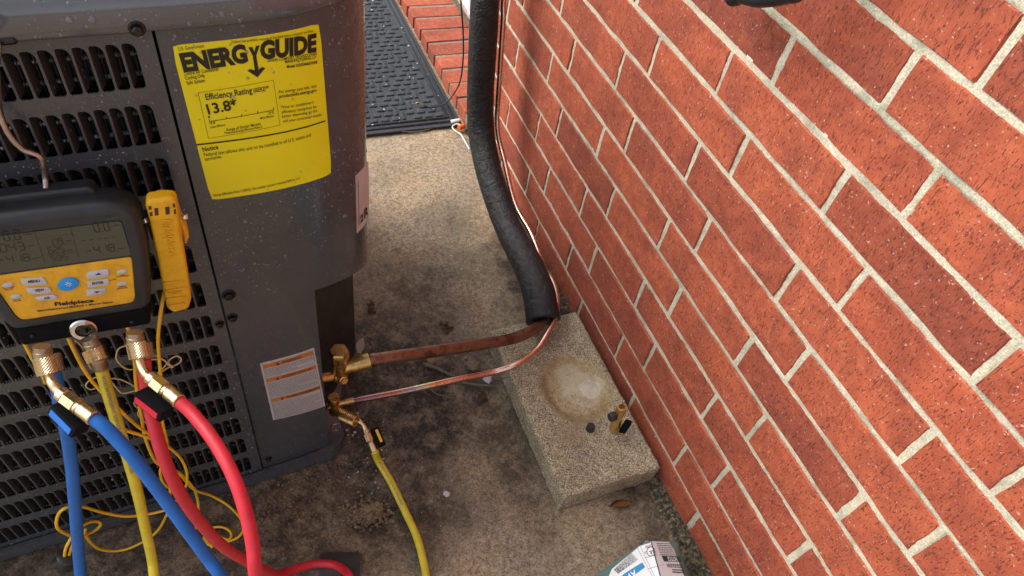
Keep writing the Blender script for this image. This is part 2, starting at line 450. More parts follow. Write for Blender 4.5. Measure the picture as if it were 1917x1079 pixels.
MT['strap'] = plastic('grey_strap', (.085, .068, .06), .5, .35, 60)
MT['old_mortar'] = plastic('old_mortar', (.24, .185, .135), .95, .5, 60)
def soil():
    m = M('wet_soil', rough=.9)
    m.color(m.ramp(m.noise(150, 5, .75), [(.36, (.010, .009, .006)), (.48, (.042, .036, .021)), (.58, (.15, .12, .07)), (.70, (.36, .30, .20))]))
    m.bump(m.noise(260, 4, .8), .9, .003); return m.m
MT['soil'] = soil()
def water():
    m = M('water', (.66, .69, .74), .03); m.b.inputs['Transmission Weight'].default_value = .80; m.b.inputs['IOR'].default_value = 1.33; return m.m  # pale diffuse share stands in for sky light glinting on the drops
MT['water'] = water()

# ------------------------------------------------------------------ ground
def ground():
    bm = bmesh.new()
    xs = [-40, -6, -2] + [-1.4 + i*.02 for i in range(0, 78)] + [2, 6, 40]
    ys = [-40, -6, -1] + [-.1 + i*.02 for i in range(0, 150)] + [6, 40]
    vs = [[bm.verts.new((x, y, 0 if abs(x) > 1.5 or y < -.2 or y > 2.9 else (mnoise.noise(V((x*5, y*5, 0)))*.0018 + mnoise.noise(V((x*22, y*22, 3)))*.0010 - .0028))) for y in ys] for x in xs]
    pit = at(688, 960, 2, 0)
    for c in vs:
        for v in c:
            d = math.hypot((v.co.x-pit.x)/.052, (v.co.y-pit.y)/.040)
            if d < 1: v.co.z -= .008*(1-d**4)
    for i in range(len(xs)-1):
        for j in range(len(ys)-1):
            bm.faces.new((vs[i][j], vs[i+1][j], vs[i+1][j+1], vs[i][j+1]))
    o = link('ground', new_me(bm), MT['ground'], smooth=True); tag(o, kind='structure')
ground()

# ------------------------------------------------------------------ brick wall
HB = 0.0762; LB = 0.2535
DZ = [0.0, -.0044, -.0037, .0015, .0025, .0030, .0010, .0022, .0034, .0022, -.0009, -.0037, -.0031, 0.0]
PH = [0.31993, 0.41411, 0.33027, 0.16704, 0.33421, 0.16937, 0.09014, 0.17313, 0.09362, 0.18451, 0.35117, 0.44521, 0.37011]
def bedz(k): return k*HB + (DZ[k] if k < len(DZ) else 0.0)
WEND = 1.56
wall = empty('brick_wall', (0, .5, 0), label='red brick house wall with pale raked mortar joints beside the condenser', cat='wall')
def brick_mesh(seed, L, H, deep=.05):
    rg = random.Random(seed); pts = []
    nx, nz = 7, 3
    for i in range(nx): pts.append((-L/2 + L*i/nx, -H/2))
    for i in range(nz): pts.append((L/2, -H/2 + H*i/nz))
    for i in range(nx): pts.append((L/2 - L*i/nx, H/2))
    for i in range(nz): pts.append((-L/2, H/2 - H*i/nz))
    bm = bmesh.new(); a = []; b = []
    for (y, z) in pts:
        j, k = rg.uniform(-.0013, .0013), rg.uniform(-.0013, .0013)
        sy, sz = (1 - .0013/L*2), (1 - .0013/H*2)
        a.append(bm.verts.new((rg.uniform(-.0004, .0004), y*sy + j, z*sz + k)))
        b.append(bm.verts.new((.0022 + rg.uniform(-.0006, .0006), y + j*.8, z + k*.8)))
    c = [bm.verts.new((deep, v.co.y, v.co.z)) for v in b]
    bm.faces.new(a[::-1]); n = len(a)
    for i in range(n):
        q = (i+1) % n
        bm.faces.new((a[i], a[q], b[q], b[i])); bm.faces.new((b[i], b[q], c[q], c[i]))
    me = new_me(bm, 'brick'); me.materials.append(MT['brick']); return me
JT = .0088
variants = [brick_mesh(100+i, LB-JT, HB-JT) for i in range(10)]
rects = {}
nb = 0
for c in range(0, 18):
    z0, z1 = bedz(c), bedz(c+1)
    ph = PH[c] if c < len(PH) else random.uniform(0, LB)
    k0 = math.floor((-.75-ph)/LB); y = ph + k0*LB
    while y < WEND - .02:
        y0, y1 = y, min(y+LB, WEND + JT/2)
        y += LB
        if y1 - y0 < .04: continue
        rects.setdefault(c, []).append((y0+JT/2, y1-JT/2, z0+JT/2, z1-JT/2))
        full = abs((y1-y0)-LB) < 1e-4
        me = variants[nb*7 % 10] if full else brick_mesh(int((y1-y0)*1e5)+c, (y1-y0)-JT, HB-JT)
        o = bpy.data.objects.new('brick', me); COL.objects.link(o); o.parent = wall
        yc, zc = (y0+y1)/2, (z0+z1)/2
        o.location = (random.uniform(-.0012, .0012), yc-.5 + random.uniform(-.001, .001), zc + random.uniform(-.0006, .0006))
        o.rotation_euler = (random.uniform(-.002, .002), 0, random.uniform(-.004, .004))
        o.scale = (1, 1, (z1-z0-JT)/(HB-JT)); nb += 1
def mortar_sheet():
    ys = [-.78 + i*.0042 for i in range(int((WEND-.004+.78)/.0042)+1)]; zs = [-.02 + i*.0042 for i in range(int(1.395/.0042))]
    def f(y, z):
        r = .0017 + mnoise.noise(V((y*60, z*60, 1)))*.0012 + mnoise.noise(V((y*170, z*170, 5)))*.0009
        for c in (int(z/HB)-1, int(z/HB), int(z/HB)+1):
            for (a, b, lo, hi) in rects.get(c, ()):
                if a+.0045 < y < b-.0045 and lo+.0045 < z < hi-.0045: return (.02, y, z)
        return (max(.0003, r), y, z)
    vs = [f(y, z) for y in ys for z in zs]; nz = len(zs)
    fs = [(i*nz+j, i*nz+j+1, (i+1)*nz+j+1, (i+1)*nz+j) for i in range(len(ys)-1) for j in range(nz-1)]
    link('mortar', mesh_of(vs, fs), MT['mortar'], wall, smooth=True)
mortar_sheet()
def upper_wall():
    # courses above the view: joined, then the backing core of the wall with its corner at the door
    bm = bmesh.new(); z = bedz(18); c = 18
    while z < 2.55:
        y = -.75 + (c % 2)*LB/2
        while y < WEND - .02:
            y1 = min(y+LB, WEND)
            box(bm, (.026, (y+y1)/2, z+HB/2), .05, y1-y-JT, HB-JT); y += LB
        z += HB; c += 1
    o = link('upper_bricks', new_me(bm), MT['brick'], wall); tag(o, kind='stuff')
    bm = bmesh.new(); box(bm, (.11, (WEND-.78)/2-.002, 1.285), .20, WEND+.78-.004, 2.63)
    link('wall_core', new_me(bm), MT['mortar'], wall)
upper_wall()

# ------------------------------------------------------------------ door recess, brick sill, door, mat
sill = empty('brick_sill', (.06, 1.9, 0), label='row of red bricks laid on edge as a door sill behind the black pipe', cat='door sill')
def sill_brick(i):
    bm = bmesh.new(); box(bm, (0, 0, 0), .165, .0625, .056, bev=.003)
    for v in bm.verts: v.co += V((random.uniform(-.001, .001), random.uniform(-.001, .001), random.uniform(-.001, .001)))
    me = new_me(bm); me.materials.append(MT['brick']); return me
sm = [sill_brick(i) for i in range(4)]
for i in range(13):
    o = bpy.data.objects.new('brick', sm[i % 4]); COL.objects.link(o); o.parent = sill
    y = 1.5960 + i*.0745
    sx = -.022 - .010*i/12
    o.location = (sx + .083 - .06 + random.uniform(-.002, .002), y - 1.9 + .004, .009 + random.uniform(-.0015, .0015))
    o.rotation_euler = (0, 0, random.uniform(-.012, .012) - .0)
bm = bmesh.new(); box(bm, (.060, 2.05, .0170), .1605, 1.0, .033)
for v in bm.verts:
    pass
link('mortar', new_me(bm), MT['old_mortar'], sill)
dr = empty('door', (.18, 2.1, 0), label='white painted door and frame above the brick sill at the top edge', cat='door')
bm = bmesh.new(); box(bm, (.172, 2.10, 1.11), .05, .10, 2.1, bev=.004); link('frame', new_me(bm), MT['door'], dr)
bm = bmesh.new(); box(bm, (.21, 2.62, 1.10), .045, .93, 2.07, bev=.004); link('leaf', new_me(bm), MT['door'], dr)
bm = bmesh.new(); box(bm, (.185, 1.81, 1.11), .03, .47, 2.1); link('side_panel', new_me(bm), MT['door'], dr)
bm = bmesh.new(); box(bm, (.165, 2.12, .066), .05, .9, .02, bev=.003); link('threshold', new_me(bm), MT['alu'], dr)

def floor_mat():
    t = empty('door_mat', (-.36, 1.95, 0), label='dark grey ribbed rubber door mat lying between the condenser and the brick sill', cat='door mat')
    x1a, x1b, y0, y1 = -.032, -.050, 1.556, 2.62; x0 = -.72
    bm = bmesh.new(); box(bm, (0, 0, 0), x1a-x0, y1-y0, .007, bev=.002)
    for v in bm.verts:
        v.co += V(((x0+x1a)/2, (y0+y1)/2, .0045))
        if v.co.x > -.3: v.co.x -= .018*(v.co.y-y0)/(y1-y0)
    link('base', new_me(bm), MT['mat'], t)
    bm = bmesh.new()
    for (a, b) in (((x0+.02, y0+.018), (x1a-.02, y0+.018)), ((x1a-.016, y0+.02), (x1b-.016, y1-.02)), ((x1a-.032, y0+.034), (x1b-.032, y1-.03)), ((x0+.02, y0+.036), (x1a-.036, y0+.036))):
        tube(bm, [V((a[0], a[1], .008)), V((b[0], b[1], .008))], .005, 8, 0)
    link('border_ridge', new_me(bm), MT['mat'], t, smooth=True)
    bm = bmesh.new(); j = 0; y = y0+.052
    while y < y1-.04:
        x = x1a-.052-(.016 if j % 2 else 0); i = 0
        while x > x0+.04:
            xs = x - .018*(y-y0)/(y1-y0); k = (i + j//2) % 4
            if k == 3: box(bm, (xs-.008, y+.012, .0088), .011, .036, .0062, bev=.0028)
            else: box(bm, (xs, y, .0088), .022, .0145, .0062, bev=.0028)
            x -= .0315; i += 1
        y += .0235; j += 1
    for v in bm.verts: v.co.z += random.uniform(-.0005, .0005)
    o = link('raised_pattern', new_me(bm), MT['mat'], t, smooth=True); tag(o, kind='stuff')
floor_mat()

# ------------------------------------------------------------------ condenser
PIV = V((-.7020, .636, 0)); YAW = R(3.0)
unit = empty('condenser', PIV, YAW, 'dark grey outdoor air conditioner condenser with louvred front, wet with raindrops', 'air conditioner')
UW = world_of(unit); UI = UW.inverted(); UIR = UI.to_3x3()
CA, CB = .2195, .150
curve = [(-.545, 0.0)]
for i in range(1, 12): curve.append((-.545 + .545*i/12, 0.0))
curve.append((0.0, 0.0))
for i in range(1, 33):
    a = i/32*math.pi/2; u = math.sin(a)**(2/3)
    curve.append((CA*u, CB*(1-max(0, math.cos(a))**(2/3))))
for i in range(1, 13): curve.append((CA, CB + (.74-CB)*i/12))
curve = [V(p) for p in curve]
S = [0.0]
for a, b in zip(curve, curve[1:]): S.append(S[-1] + (b-a).length)
S = [s - .545 for s in S]
def cpos(s):
    if s <= S[0]: i = 0
    else:
        i = 0
        while i < len(S)-2 and S[i+1] < s: i += 1
    a, b = curve[i], curve[i+1]; t = (s-S[i])/(S[i+1]-S[i]); p = a.lerp(b, t)
    def nrm(k):
        k0 = max(0, k-1); k1 = min(len(curve)-1, k+1); d = (curve[k1]-curve[k0]).normalized(); return V((d.y, -d.x))
    n = nrm(i).lerp(nrm(i+1), t).normalized()
    return p, n
def face(s, z, off=0.0):                # a point of the unit's skin in the unit's own frame
    p, n = cpos(s); q = p + n*off; return V((q.x, q.y, z))
def facew(s, z, off=0.0): return UW @ face(s, z, off)
def skin_hit(px, py, off=0.0):          # measured place of the photo -> (s, z) on the skin
    d = UIR @ ray(px, py); o = UI @ CAM
    def yc(x):
        if x <= 0: return 0.0
        if x >= CA: return CB + (x-CA)*50
        return CB*(1-(1-(x/CA)**3)**(1/3))
    f = lambda t: (o.y + d.y*t) - yc(o.x + d.x*t)
    lo, hi = 0.0, None; t = 0.0
    while t < 4:
        if f(t) > 0: hi = t; break
        lo = t; t += .01
    if hi is None: return skin_hit(px - 1, py, off)
    for _ in range(40):
        m = (lo+hi)/2
        if f(m) > 0: hi = m
        else: lo = m
    p = o + d*hi
    if p.x <= 0: s = p.x
    else:
        best = min(range(len(S)), key=lambda i: (curve[i]-V((p.x, p.y))).length)
        s = S[best]; bd = 9
        for j in (best-1, best):
            if 0 <= j < len(S)-1:
                a, b = curve[j], curve[j+1]; t = max(0, min(1, (V((p.x, p.y))-a).dot(b-a)/(b-a).length_squared)); q = a.lerp(b, t)
                e = (q-V((p.x, p.y))).length
                if e < bd: bd = e; s = S[j] + t*(S[j+1]-S[j])
    return V((s, p.z))
def uhit(px, py, z):                    # point at height z in the unit's frame
    return UI @ at(px, py, 2, z)
def skin_sheet(bm, ss, zrows, off=0.0, thick=.0016):
    """zrows: list of functions s -> z from bottom to top, with optional inset at the lowest row"""
    g = [[bm.verts.new(face(s, zf(s), off - (.0022 if k == 0 else 0))) for k, zf in enumerate(zrows)] for s in ss]
    for i in range(len(ss)-1):
        for k in range(len(zrows)-1): bm.faces.new((g[i][k], g[i+1][k], g[i+1][k+1], g[i][k+1]))
    h = [[bm.verts.new(face(s, zf(s), off-thick-.003)) for zf in (zrows[0], zrows[-1])] for s in ss]
    for i in range(len(ss)-1): bm.faces.new((g[i][0], h[i][0], h[i+1][0], g[i+1][0]))
    for col, hh in ((g[0], h[0]), (g[-1], h[-1])):
        bm.faces.new([col[0]] + col[1:] + [hh[1], hh[0]])
ZTOP = .868
edge = [skin_hit(*p) for p in [(415, 565), (500, 555), (590, 545), (640, 526), (672, 508), (686, 494)]]
def zb(s):
    if s <= edge[0].x: return edge[0].y
    for a, b in zip(edge, edge[1:]):
        if s <= b.x: return a.y + (b.y-a.y)*(s-a.x)/(b.x-a.x)
    return edge[-1].y
SEND = S[-1]
ss = [.0015] + [x for x in S if x > .004]
bm = bmesh.new()
skin_sheet(bm, ss, [zb, lambda s: zb(s)+.002, lambda s: (zb(s)+ZTOP)/2, lambda s: ZTOP])
corner = link('corner_panel', new_me(bm), MT['paint'], unit, local=True); autosmooth(corner)
# lower service cover, right of the seam and left of the valve recess
cr = skin_hit(603, 680); SR = cr.x
bm = bmesh.new()
lss = [.0015] + [.0015 + (SR-.0015)*i/10 for i in range(1, 11)]
skin_sheet(bm, lss, [lambda s: .032, lambda s: .034, lambda s: zb(s)+.01], off=-.0028)
o = link('service_cover', new_me(bm), MT['paint'], unit, local=True); autosmooth(o)
# valve recess: return flange, back plate, ceiling
pR = face(SR, 0, -.003)
poly = [V((pR.x, pR.y)), V((pR.x+.002, pR.y+.030)), V((pR.x+.006, .085)), V((.155, .120)), V((.2180, .195)), V((.2180, .31))]
bm = bmesh.new()
a = [bm.verts.new((p.x, p.y, .03)) for p in poly]; b = [bm.verts.new((p.x, p.y, .492)) for p in poly]
for i in range(len(poly)-1): bm.faces.new((a[i], a[i+1], b[i+1], b[i]))
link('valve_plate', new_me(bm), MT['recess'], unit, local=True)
bm = bmesh.new()
tops = [bm.verts.new((p.x, p.y, .4865)) for p in poly]
arc = [s for s in S if s > SR and cpos(s)[0].y < .305][::-1]
tops += [bm.verts.new(face(s, .4865, -.004)) for s in arc]
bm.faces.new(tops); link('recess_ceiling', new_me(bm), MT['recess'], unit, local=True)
# lower side panel behind the recess
bm = bmesh.new(); s_a = next(s for s in S if cpos(s)[0].y > .31)
skin_sheet(bm, [s_a-.05, s_a, SEND], [lambda s: .032, lambda s: .034, lambda s: zb(s)+.01], off=-.0025)
link('side_panel', new_me(bm), MT['paint'], unit, local=True)
# base pan
po = [uhit(620, 849, .03), uhit(632, 838, .03), uhit(640, 824, .03), uhit(645, 800, .03), uhit(643, 780, .03), uhit(640, 765, .03)]
po = [V((p.x, p.y)) for p in po]
front = [V((-.548, -.007)), V((-.3, -.007)), V((0, -.007)), V((.05, -.0065)), V((.085, -.003))]
outl = front + po + [po[-1] + V((.012, .03)), V((.205, .20)), V((.224, .27)), V((.224, .745)), V((-.548, .745))]
bm = bmesh.new(); prism(bm, outl, lambda u, v, n: V((u, v, n)), .004, .030, bev=.003, seg=2)
rim = [bm.verts.new((p.x, p.y, .036)) for p in outl]; rin = [bm.verts.new((p.x, p.y, .036)) for p in inset_poly(outl, .003)]
rlo = [bm.verts.new((p.x, p.y, .028)) for p in outl]; rio = [bm.verts.new((p.x, p.y, .028)) for p in inset_poly(outl, .003)]
n_ = len(outl)
for i in range(n_):
    q = (i+1) % n_
    bm.faces.new((rlo[i], rlo[q], rim[q], rim[i])); bm.faces.new((rim[i], rim[q], rin[q], rin[i])); bm.faces.new((rin[i], rin[q], rio[q], rio[i]))
o = link('base_pan', new_me(bm), MT['paint'], unit, local=True); autosmooth(o)
# top cover: rounded lip swept along the plan, then the flat top
ZL = .8655
prof = [(-.003, ZL+.001), (.0045, ZL), (.0062, ZL+.002), (.0062, ZL+.014), (.0052, ZL+.022), (.0020, ZL+.030), (-.004, ZL+.037), (-.013, ZL+.0425), (-.025, ZL+.046), (-.06, ZL+.049), (-.12, ZL+.051)]
bm = bmesh.new(); g = []
tss = [s for s in S]
for s in tss:
    ri = []
    for off, z in prof:
        p, n = cpos(s); q = p + n*off
        ri.append(bm.verts.new((min(q.x, CA+.01), q.y, z)))
    g.append(ri)
for i in range(len(g)-1):
    for k in range(len(prof)-1): bm.faces.new((g[i][k], g[i+1][k], g[i+1][k+1], g[i][k+1]))
loop = [r[-1] for r in g]
bk = [bm.verts.new((-.545, .62, prof[-1][1]))]
bm.faces.new(loop + bk)
tc = link('top_cover', new_me(bm), MT['paint_top_sky_sheen'], unit, local=True, smooth=True)
# left and rear sides, closing the cabinet
bm = bmesh.new()
for q in [((-.545, .002), (-.545, .74)), ((-.545, .74), (CA, .74))]:
    (x0, y0), (x1, y1) = q
    bm.faces.new([bm.verts.new(p) for p in ((x0, y0, .03), (x1, y1, .03), (x1, y1, ZTOP), (x0, y0, ZTOP))])
link('rear_panel', new_me(bm), MT['paint'], unit, local=True)

# grille: one stamped sheet with rows of slots, each with its bent louvre
PX, PZ, SW, SH = .01285, .0636, .0108, .0462
XR = -.0170; Z1 = .8535
def zrow(r): return Z1 - r*PZ
slot = []
w, h = SW, SH
def arcp(cx, cz, rx, rz, a0, a1, n): return [(cx + rx*math.cos(R(a0+(a1-a0)*i/n)), cz + rz*math.sin(R(a0+(a1-a0)*i/n))) for i in range(n+1)]
slot = [(0.0, .0025), (.0012, .0004)] + arcp(w-.0030, .0030, .0030, .0030, -90, 0, 3) + [(w, h*.5)] + arcp(w-.0062, h-.0085, .0062, .0085, 0, 90, 4) + [(0.0010, h), (0.0, h-.002), (0.0, h*.5)]
NC = 40; NR = 13
def cell_ring(pts, x0, x1, z0, z1):
    """for each outline point a matching point of the cell's rectangle"""
    out = []
    cx, cz = SW/2, SH/2
    for (x, z) in pts:
        dx, dz = x-cx, z-cz
        tx = ((x1 if dx > 0 else x0)-cx)/dx if abs(dx) > 1e-9 else 1e9
        tz = ((z1 if dz > 0 else z0)-cz)/dz if abs(dz) > 1e-9 else 1e9
        # corners snap
        t = min(tx, tz); out.append([cx+dx*t, cz+dz*t])
    return out
bx0, bx1, bz0, bz1 = -(PX-SW)/2, SW+(PX-SW)/2, -(PZ-SH)/2, SH+(PZ-SH)/2
ring = cell_ring(slot, bx0, bx1, bz0, bz1)
def snap(pt, tgt): pt[0], pt[1] = tgt
for tgt in ((bx0, bz0), (bx1, bz0), (bx1, bz1), (bx0, bz1)):
    k = min(range(len(ring)), key=lambda i: (ring[i][0]-tgt[0])**2*9 + (ring[i][1]-tgt[1])**2); snap(ring[k], tgt)
bm = bmesh.new()
def rq(a): return bm.faces.new([bm.verts.new(p) for p in a])
for r in range(NR):
    zt = zrow(r)-SH
    for c in range(NC):
        xo = XR - SW - c*PX
        A = [bm.verts.new((xo+p[0], 0, zt+p[1])) for p in ring]; B = [bm.verts.new((xo+p[0], .0002, zt+p[1])) for p in slot]; C_ = [bm.verts.new((xo+p[0]*.96+.0002, .0016, zt+p[1]*.99+.0002)) for p in slot]
        n = len(slot)
        for i in range(n):
            q = (i+1) % n
            bm.faces.new((A[i], A[q], B[q], B[i])); bm.faces.new((B[i], B[q], C_[q], C_[i]))
gx0 = XR - SW - (NC-1)*PX + bx0; gx1 = XR - SW + bx1; gz1 = zrow(0)-SH+bz1; gz0 = zrow(NR-1)-SH+bz0
for q in [((gx1, gz0), (-.0012, gz1)), ((-.545, gz0), (gx0, gz1)), ((-.545, gz1), (-.0012, ZTOP)), ((-.545, .030), (-.0012, gz0))]:
    (xa, za), (xb, zb_) = q; rq([(xa, 0, za), (xb, 0, za), (xb, 0, zb_), (xa, 0, zb_)])
rq([(-.0012, 0, .03), (-.0012, .012, .03), (-.0012, .012, ZTOP), (-.0012, 0, ZTOP)])
bmesh.ops.remove_doubles(bm, verts=bm.verts[:], dist=.00005)
grille = link('grille_panel', new_me(bm), MT['paint'], unit, local=True)
def louvre_mesh():
    bm = bmesh.new(); g = []
    for i in range(5):
        t = i/4; row = []
        x = .0052*t**.8; y = .0010 + .0095*t
        zb0 = .0012 + .003*t; zt0 = h - .0012 - .0075*t*t
        for k in range(5): row.append(bm.verts.new((x - .0003*math.sin(k/4*math.pi), y, zb0 + (zt0-zb0)*k/4)))
        g.append(row)
    for i in range(4):
        for k in range(4): bm.faces.new((g[i][k], g[i+1][k], g[i+1][k+1], g[i][k+1]))
    me = new_me(bm, 'louvre'); me.materials.append(MT['louvre']); me.polygons.foreach_set('use_smooth', [True]*len(me.polygons)); return me
lme = louvre_mesh()
cells = []
for r in range(NR):
    for c in range(NC):
        p = V((XR-SW-c*PX, 0, zrow(r)-SH)); q = proj(UW @ (p+V((SW/2, 0, SH/2))))
        cells.append((((CAM-(UW @ p)).length) if q[0] > -30 and q[1] < 1110 else 9+c, p))
cells.sort(key=lambda a: a[0])
for d, p in cells[:300]:
    if d > 5: continue
    o = bpy.data.objects.new('louvre', lme); COL.objects.link(o); o.parent = grille; o.location = p
rest = [p for i, (d, p) in enumerate(cells) if i >= 300 or d > 5]
vs = []; fs = []
for p in rest:
    k = len(vs); vs += [v.co + p for v in lme.vertices]; fs += [tuple(i+k for i in f.vertices) for f in lme.polygons]
o = link('louvre_rows', mesh_of(vs, fs), MT['louvre'], grille, local=True, smooth=True); tag(o, kind='stuff')
# coil behind the grille
bm = bmesh.new(); rq([(-.54, .020, .03), (-.002, .020, .03), (-.002, .020, .866), (-.54, .020, .866)])
coil = link('coil', new_me(bm), MT['coil'], unit, local=True)
bm = bmesh.new(); z = .05
while z < .86:
    lathe(bm, (-.53, .0165, z), (-.005, .0165, z), [(0, .0022), (.525, .0022)], 8); z += .0212
o = link('coil_tubes', new_me(bm), MT['alu'], coil, local=True, smooth=True); tag(o, kind='stuff')
bm = bmesh.new(); x = -.53
while x < -.002:
    box(bm, (x, .0158, .45), .0008, .006, .82); x += .0034
o = link('coil_fins', new_me(bm), MT['coil'], coil, local=True); tag(o, kind='stuff')
# screws
def screw(px, py, off=0.0, r=.0048, plate=False):
    h2 = skin_hit(px, py); p = facew(h2.x, h2.y, off); n = (facew(h2.x, h2.y, off+.01)-p).normalized()
    bm = bmesh.new(); lathe(bm, p-n*.002, p+n, [(0, r*1.45), (.0022, r*1.45), (.0028, r*1.3)], 16)
    lathe(bm, p, p+n, [(0, r), (.0045, r*.98), (.0055, r*.8)], hexa=6)
    lathe(bm, p+n*.0054, p+n, [(0, r*.35), (.0006, r*.30)], 8)
    link('screw', new_me(bm), MT['screw'], unit)
screw(255, 47, .007); screw(428, 552, .001, .006); screw(436, 597, -.002); screw(411, 606, .0005, .0042); screw(503, 861, -.002, .004)
hs = skin_hit(8, 78); bm = bmesh.new()
lathe(bm, facew(hs.x-.012, hs.y+.003, .0050), facew(hs.x+.02, hs.y+.0035, .0050), [(0, .0030), (.012, .0034), (.020, .0034), (.022, .002)], 10)
link('screw_slot', new_me(bm), MT['dark_glass'], unit)
# white paint smear on the recess plate
pl_n = V((.218-.155, .195-.12, 0)).cross(V((0, 0, 1))).normalized()
o_w = UW @ V((.1865, .1575, .2)); n_w = (UW.to_3x3() @ pl_n).normalized()
sm_pts = [on_plane(*p, o_w, n_w) for p in [(668, 660), (666, 645), (671, 636), (680, 632), (682, 645), (681, 657), (675, 662)]]
bm = bmesh.new(); top = [bm.verts.new(p + n_w*(.0012 if n_w.y < 0 else -.0012)) for p in sm_pts]; bm.faces.new(top)
link('paint_smear', new_me(bm), MT['chip'], unit)

# ---- yellow energy label
def uv_frame(off0=0.0):
    return lambda u, v, n: facew(u, v, off0+n)
LF = uv_frame()
def H(px, py): return skin_hit(px, py)
LBC = [H(320, 85), H(598, 43), H(621, 325), H(395, 375)]
bm = bmesh.new()
cor = round_poly([p for p in LBC], .004, 4)
# strip mesh so the sheet follows the curved panel
def sheet_on_skin(corners, n, rad, off, cols=16, rows=10):
    bm = bmesh.new(); tl, tr, br, bl = corners; g = []
    for i in range(cols+1):
        u = i/cols; col = []
        for k in range(rows+1):
            v = k/rows; uu, vv = u, v
            if i in (0, cols) and k in (0, rows): uu = u + (rad if i == 0 else -rad)*.35; vv = v + (rad if k == 0 else -rad)*.35*.7
            p = (tl.lerp(tr, uu)).lerp(bl.lerp(br, uu), vv); col.append(bm.verts.new(facew(p.x, p.y, off)))
        g.append(col)
    for i in range(cols):
        for k in range(rows): bm.faces.new((g[i][k], g[i+1][k], g[i+1][k+1], g[i][k+1]))
    ed = [g[i][0] for i in range(cols+1)] + [g[cols][k] for k in range(1, rows+1)] + [g[i][rows] for i in range(cols-1, -1, -1)] + [g[0][k] for k in range(rows-1, 0, -1)]
    cen = sum((v.co for v in ed), V())/len(ed); nn = (facew(LBC[0].x, .7, .01)-facew(LBC[0].x, .7, 0)).normalized()
    lo = [bm.verts.new(v.co - nn*off) for v in ed]
    for i in range(len(ed)): q = (i+1) % len(ed); bm.faces.new((ed[i], ed[q], lo[q], lo[i]))
    return bm
lab = link('energy_label', new_me(sheet_on_skin(LBC, 0, .030, .0004)), MT['yellow_paper'], unit, smooth=False)
PXM = 1331/.80
bm = bmesh.new(); TN = .0010
def lt(body, a, b, hpx, off=0.0): put_text(bm, LF, body, H(*a), H(*b), hpx*.00042, TN, off)
lt('ENERG', (343.5, 133), (464.5, 114), 41, .055); lt('GUIDE', (487, 109), (591.5, 94), 41, .055)
yp = [(464.7, 88.4), (471.5, 87.2), (475.8, 96.5), (478.5, 85.8), (485.5, 84.3), (479.3, 103), (483.3, 130), (490.5, 125.0), (496, 127), (481.5, 144.3), (462.5, 131.5), (468, 128.6), (476.5, 131.5), (472.8, 104.5)]
put_poly(bm, LF, [H(*p) for p in yp][::-1], TN)
lt('U.S. Government', (334.3, 94.6), (382, 88.4), 8.5)
lt('Federal law prohibits removal of this label before consumer purchase', (433.6, 80.6), (585.3, 59.2), 7)
lt('Central Air Conditioner', (345, 141), (410.2, 131.2), 8.5, .008); lt('Cooling Only', (347, 149), (383.6, 143.5), 8.5, .008); lt('Split System', (349.5, 158), (384, 152.8), 8.5, .008)
lt('DAIKIN COMFORT TECHNOLOGIES', (500.3, 115.8), (591.8, 102.3), 7.5, .008); lt('MANUFACTURING, L.P.', (533, 118.0), (591.2, 108.6), 7.5, .012); lt('Model GSXN406010AB', (536.3, 127.2), (593, 118.2), 7.5, .02)
lt('Efficiency Rating', (385.5, 186.8), (472, 173.5), 16, .012); lt('(SEER2)**', (474.5, 173), (503, 167.5), 11, .012); lt('13.8*', (389.8, 213.5), (446, 202.5), 27, .022)
lt('19.8', (392.7, 233), (403, 231.2), 7.5, .01); lt('Least Efficient', (393.7, 239.5), (421.9, 234.8), 6, .01); lt('27.0', (502, 214), (512, 212), 7.5, .01); lt('Most Efficient', (487, 222.8), (512, 218.2), 6, .01)
lt('Range of Similar Models', (424.2, 245), (487.8, 233.4), 8, .004); lt('**Seasonal Energy Efficiency Ratio 2', (419.5, 251), (490.5, 238.2), 6, .01)
lt('For energy cost info, visit', (521.5, 174.6), (591.8, 162.9), 9); lt('productinfo.energy.gov', (522.5, 183), (592.2, 170.6), 9, .014)
for t_, a_, b_ in (('*Your air conditioner\'s', (525, 203.4), (586.3, 193.2)), ('efficiency rating may be', (526.6, 212), (591.2, 201.2)), ('better depending on the', (527.4, 220.2), (593.1, 209)), ('coil your contractor installs', (529, 228.6), (600.9, 216.5))): lt(t_, a_, b_, 8.5)
lt('Notice', (379.8, 283.4), (409, 278), 12.5, .018)
lt('Federal law allows this unit to be installed in all U.S. states and', (381.8, 292.4), (581.6, 254.6), 10.5); lt('territories.', (383.8, 301), (415.5, 295), 10.5)
lt('Energy Efficiency Ratio 2 (EER2): The installed system\'s minimum EER2 is 11.2', (400, 367.4), (561.2, 334.6), 7.5, .006)
def ll(a, b, w): put_line(bm, LF, H(*a), H(*b), w, TN, 6)
ll((367.8, 270.6), (608, 226), .0017)
for a_, b_ in (((370.7, 173), (511.4, 149.4)), ((511.4, 149.4), (523.6, 233.6)), ((523.6, 233.6), (390, 258.6)), ((390, 258.6), (370.7, 173))): ll(a_, b_, .00034)
ll((391.7, 227), (512, 205.2), .0006)
for f_ in (0, .27, .5, .75, 1):
    p_ = V((391.7, 227)).lerp(V((512, 205.2)), f_); ll((p_.x-.6, p_.y-(5 if f_ in (0, 1) else 3.5)), (p_.x+.3, p_.y+.5), .0006)
put_poly(bm, LF, [H(388, 217.5), H(392.6, 221.5), H(393, 216.3)], TN)
link('lettering', flat(bm, 't'), MT['ink'], lab)
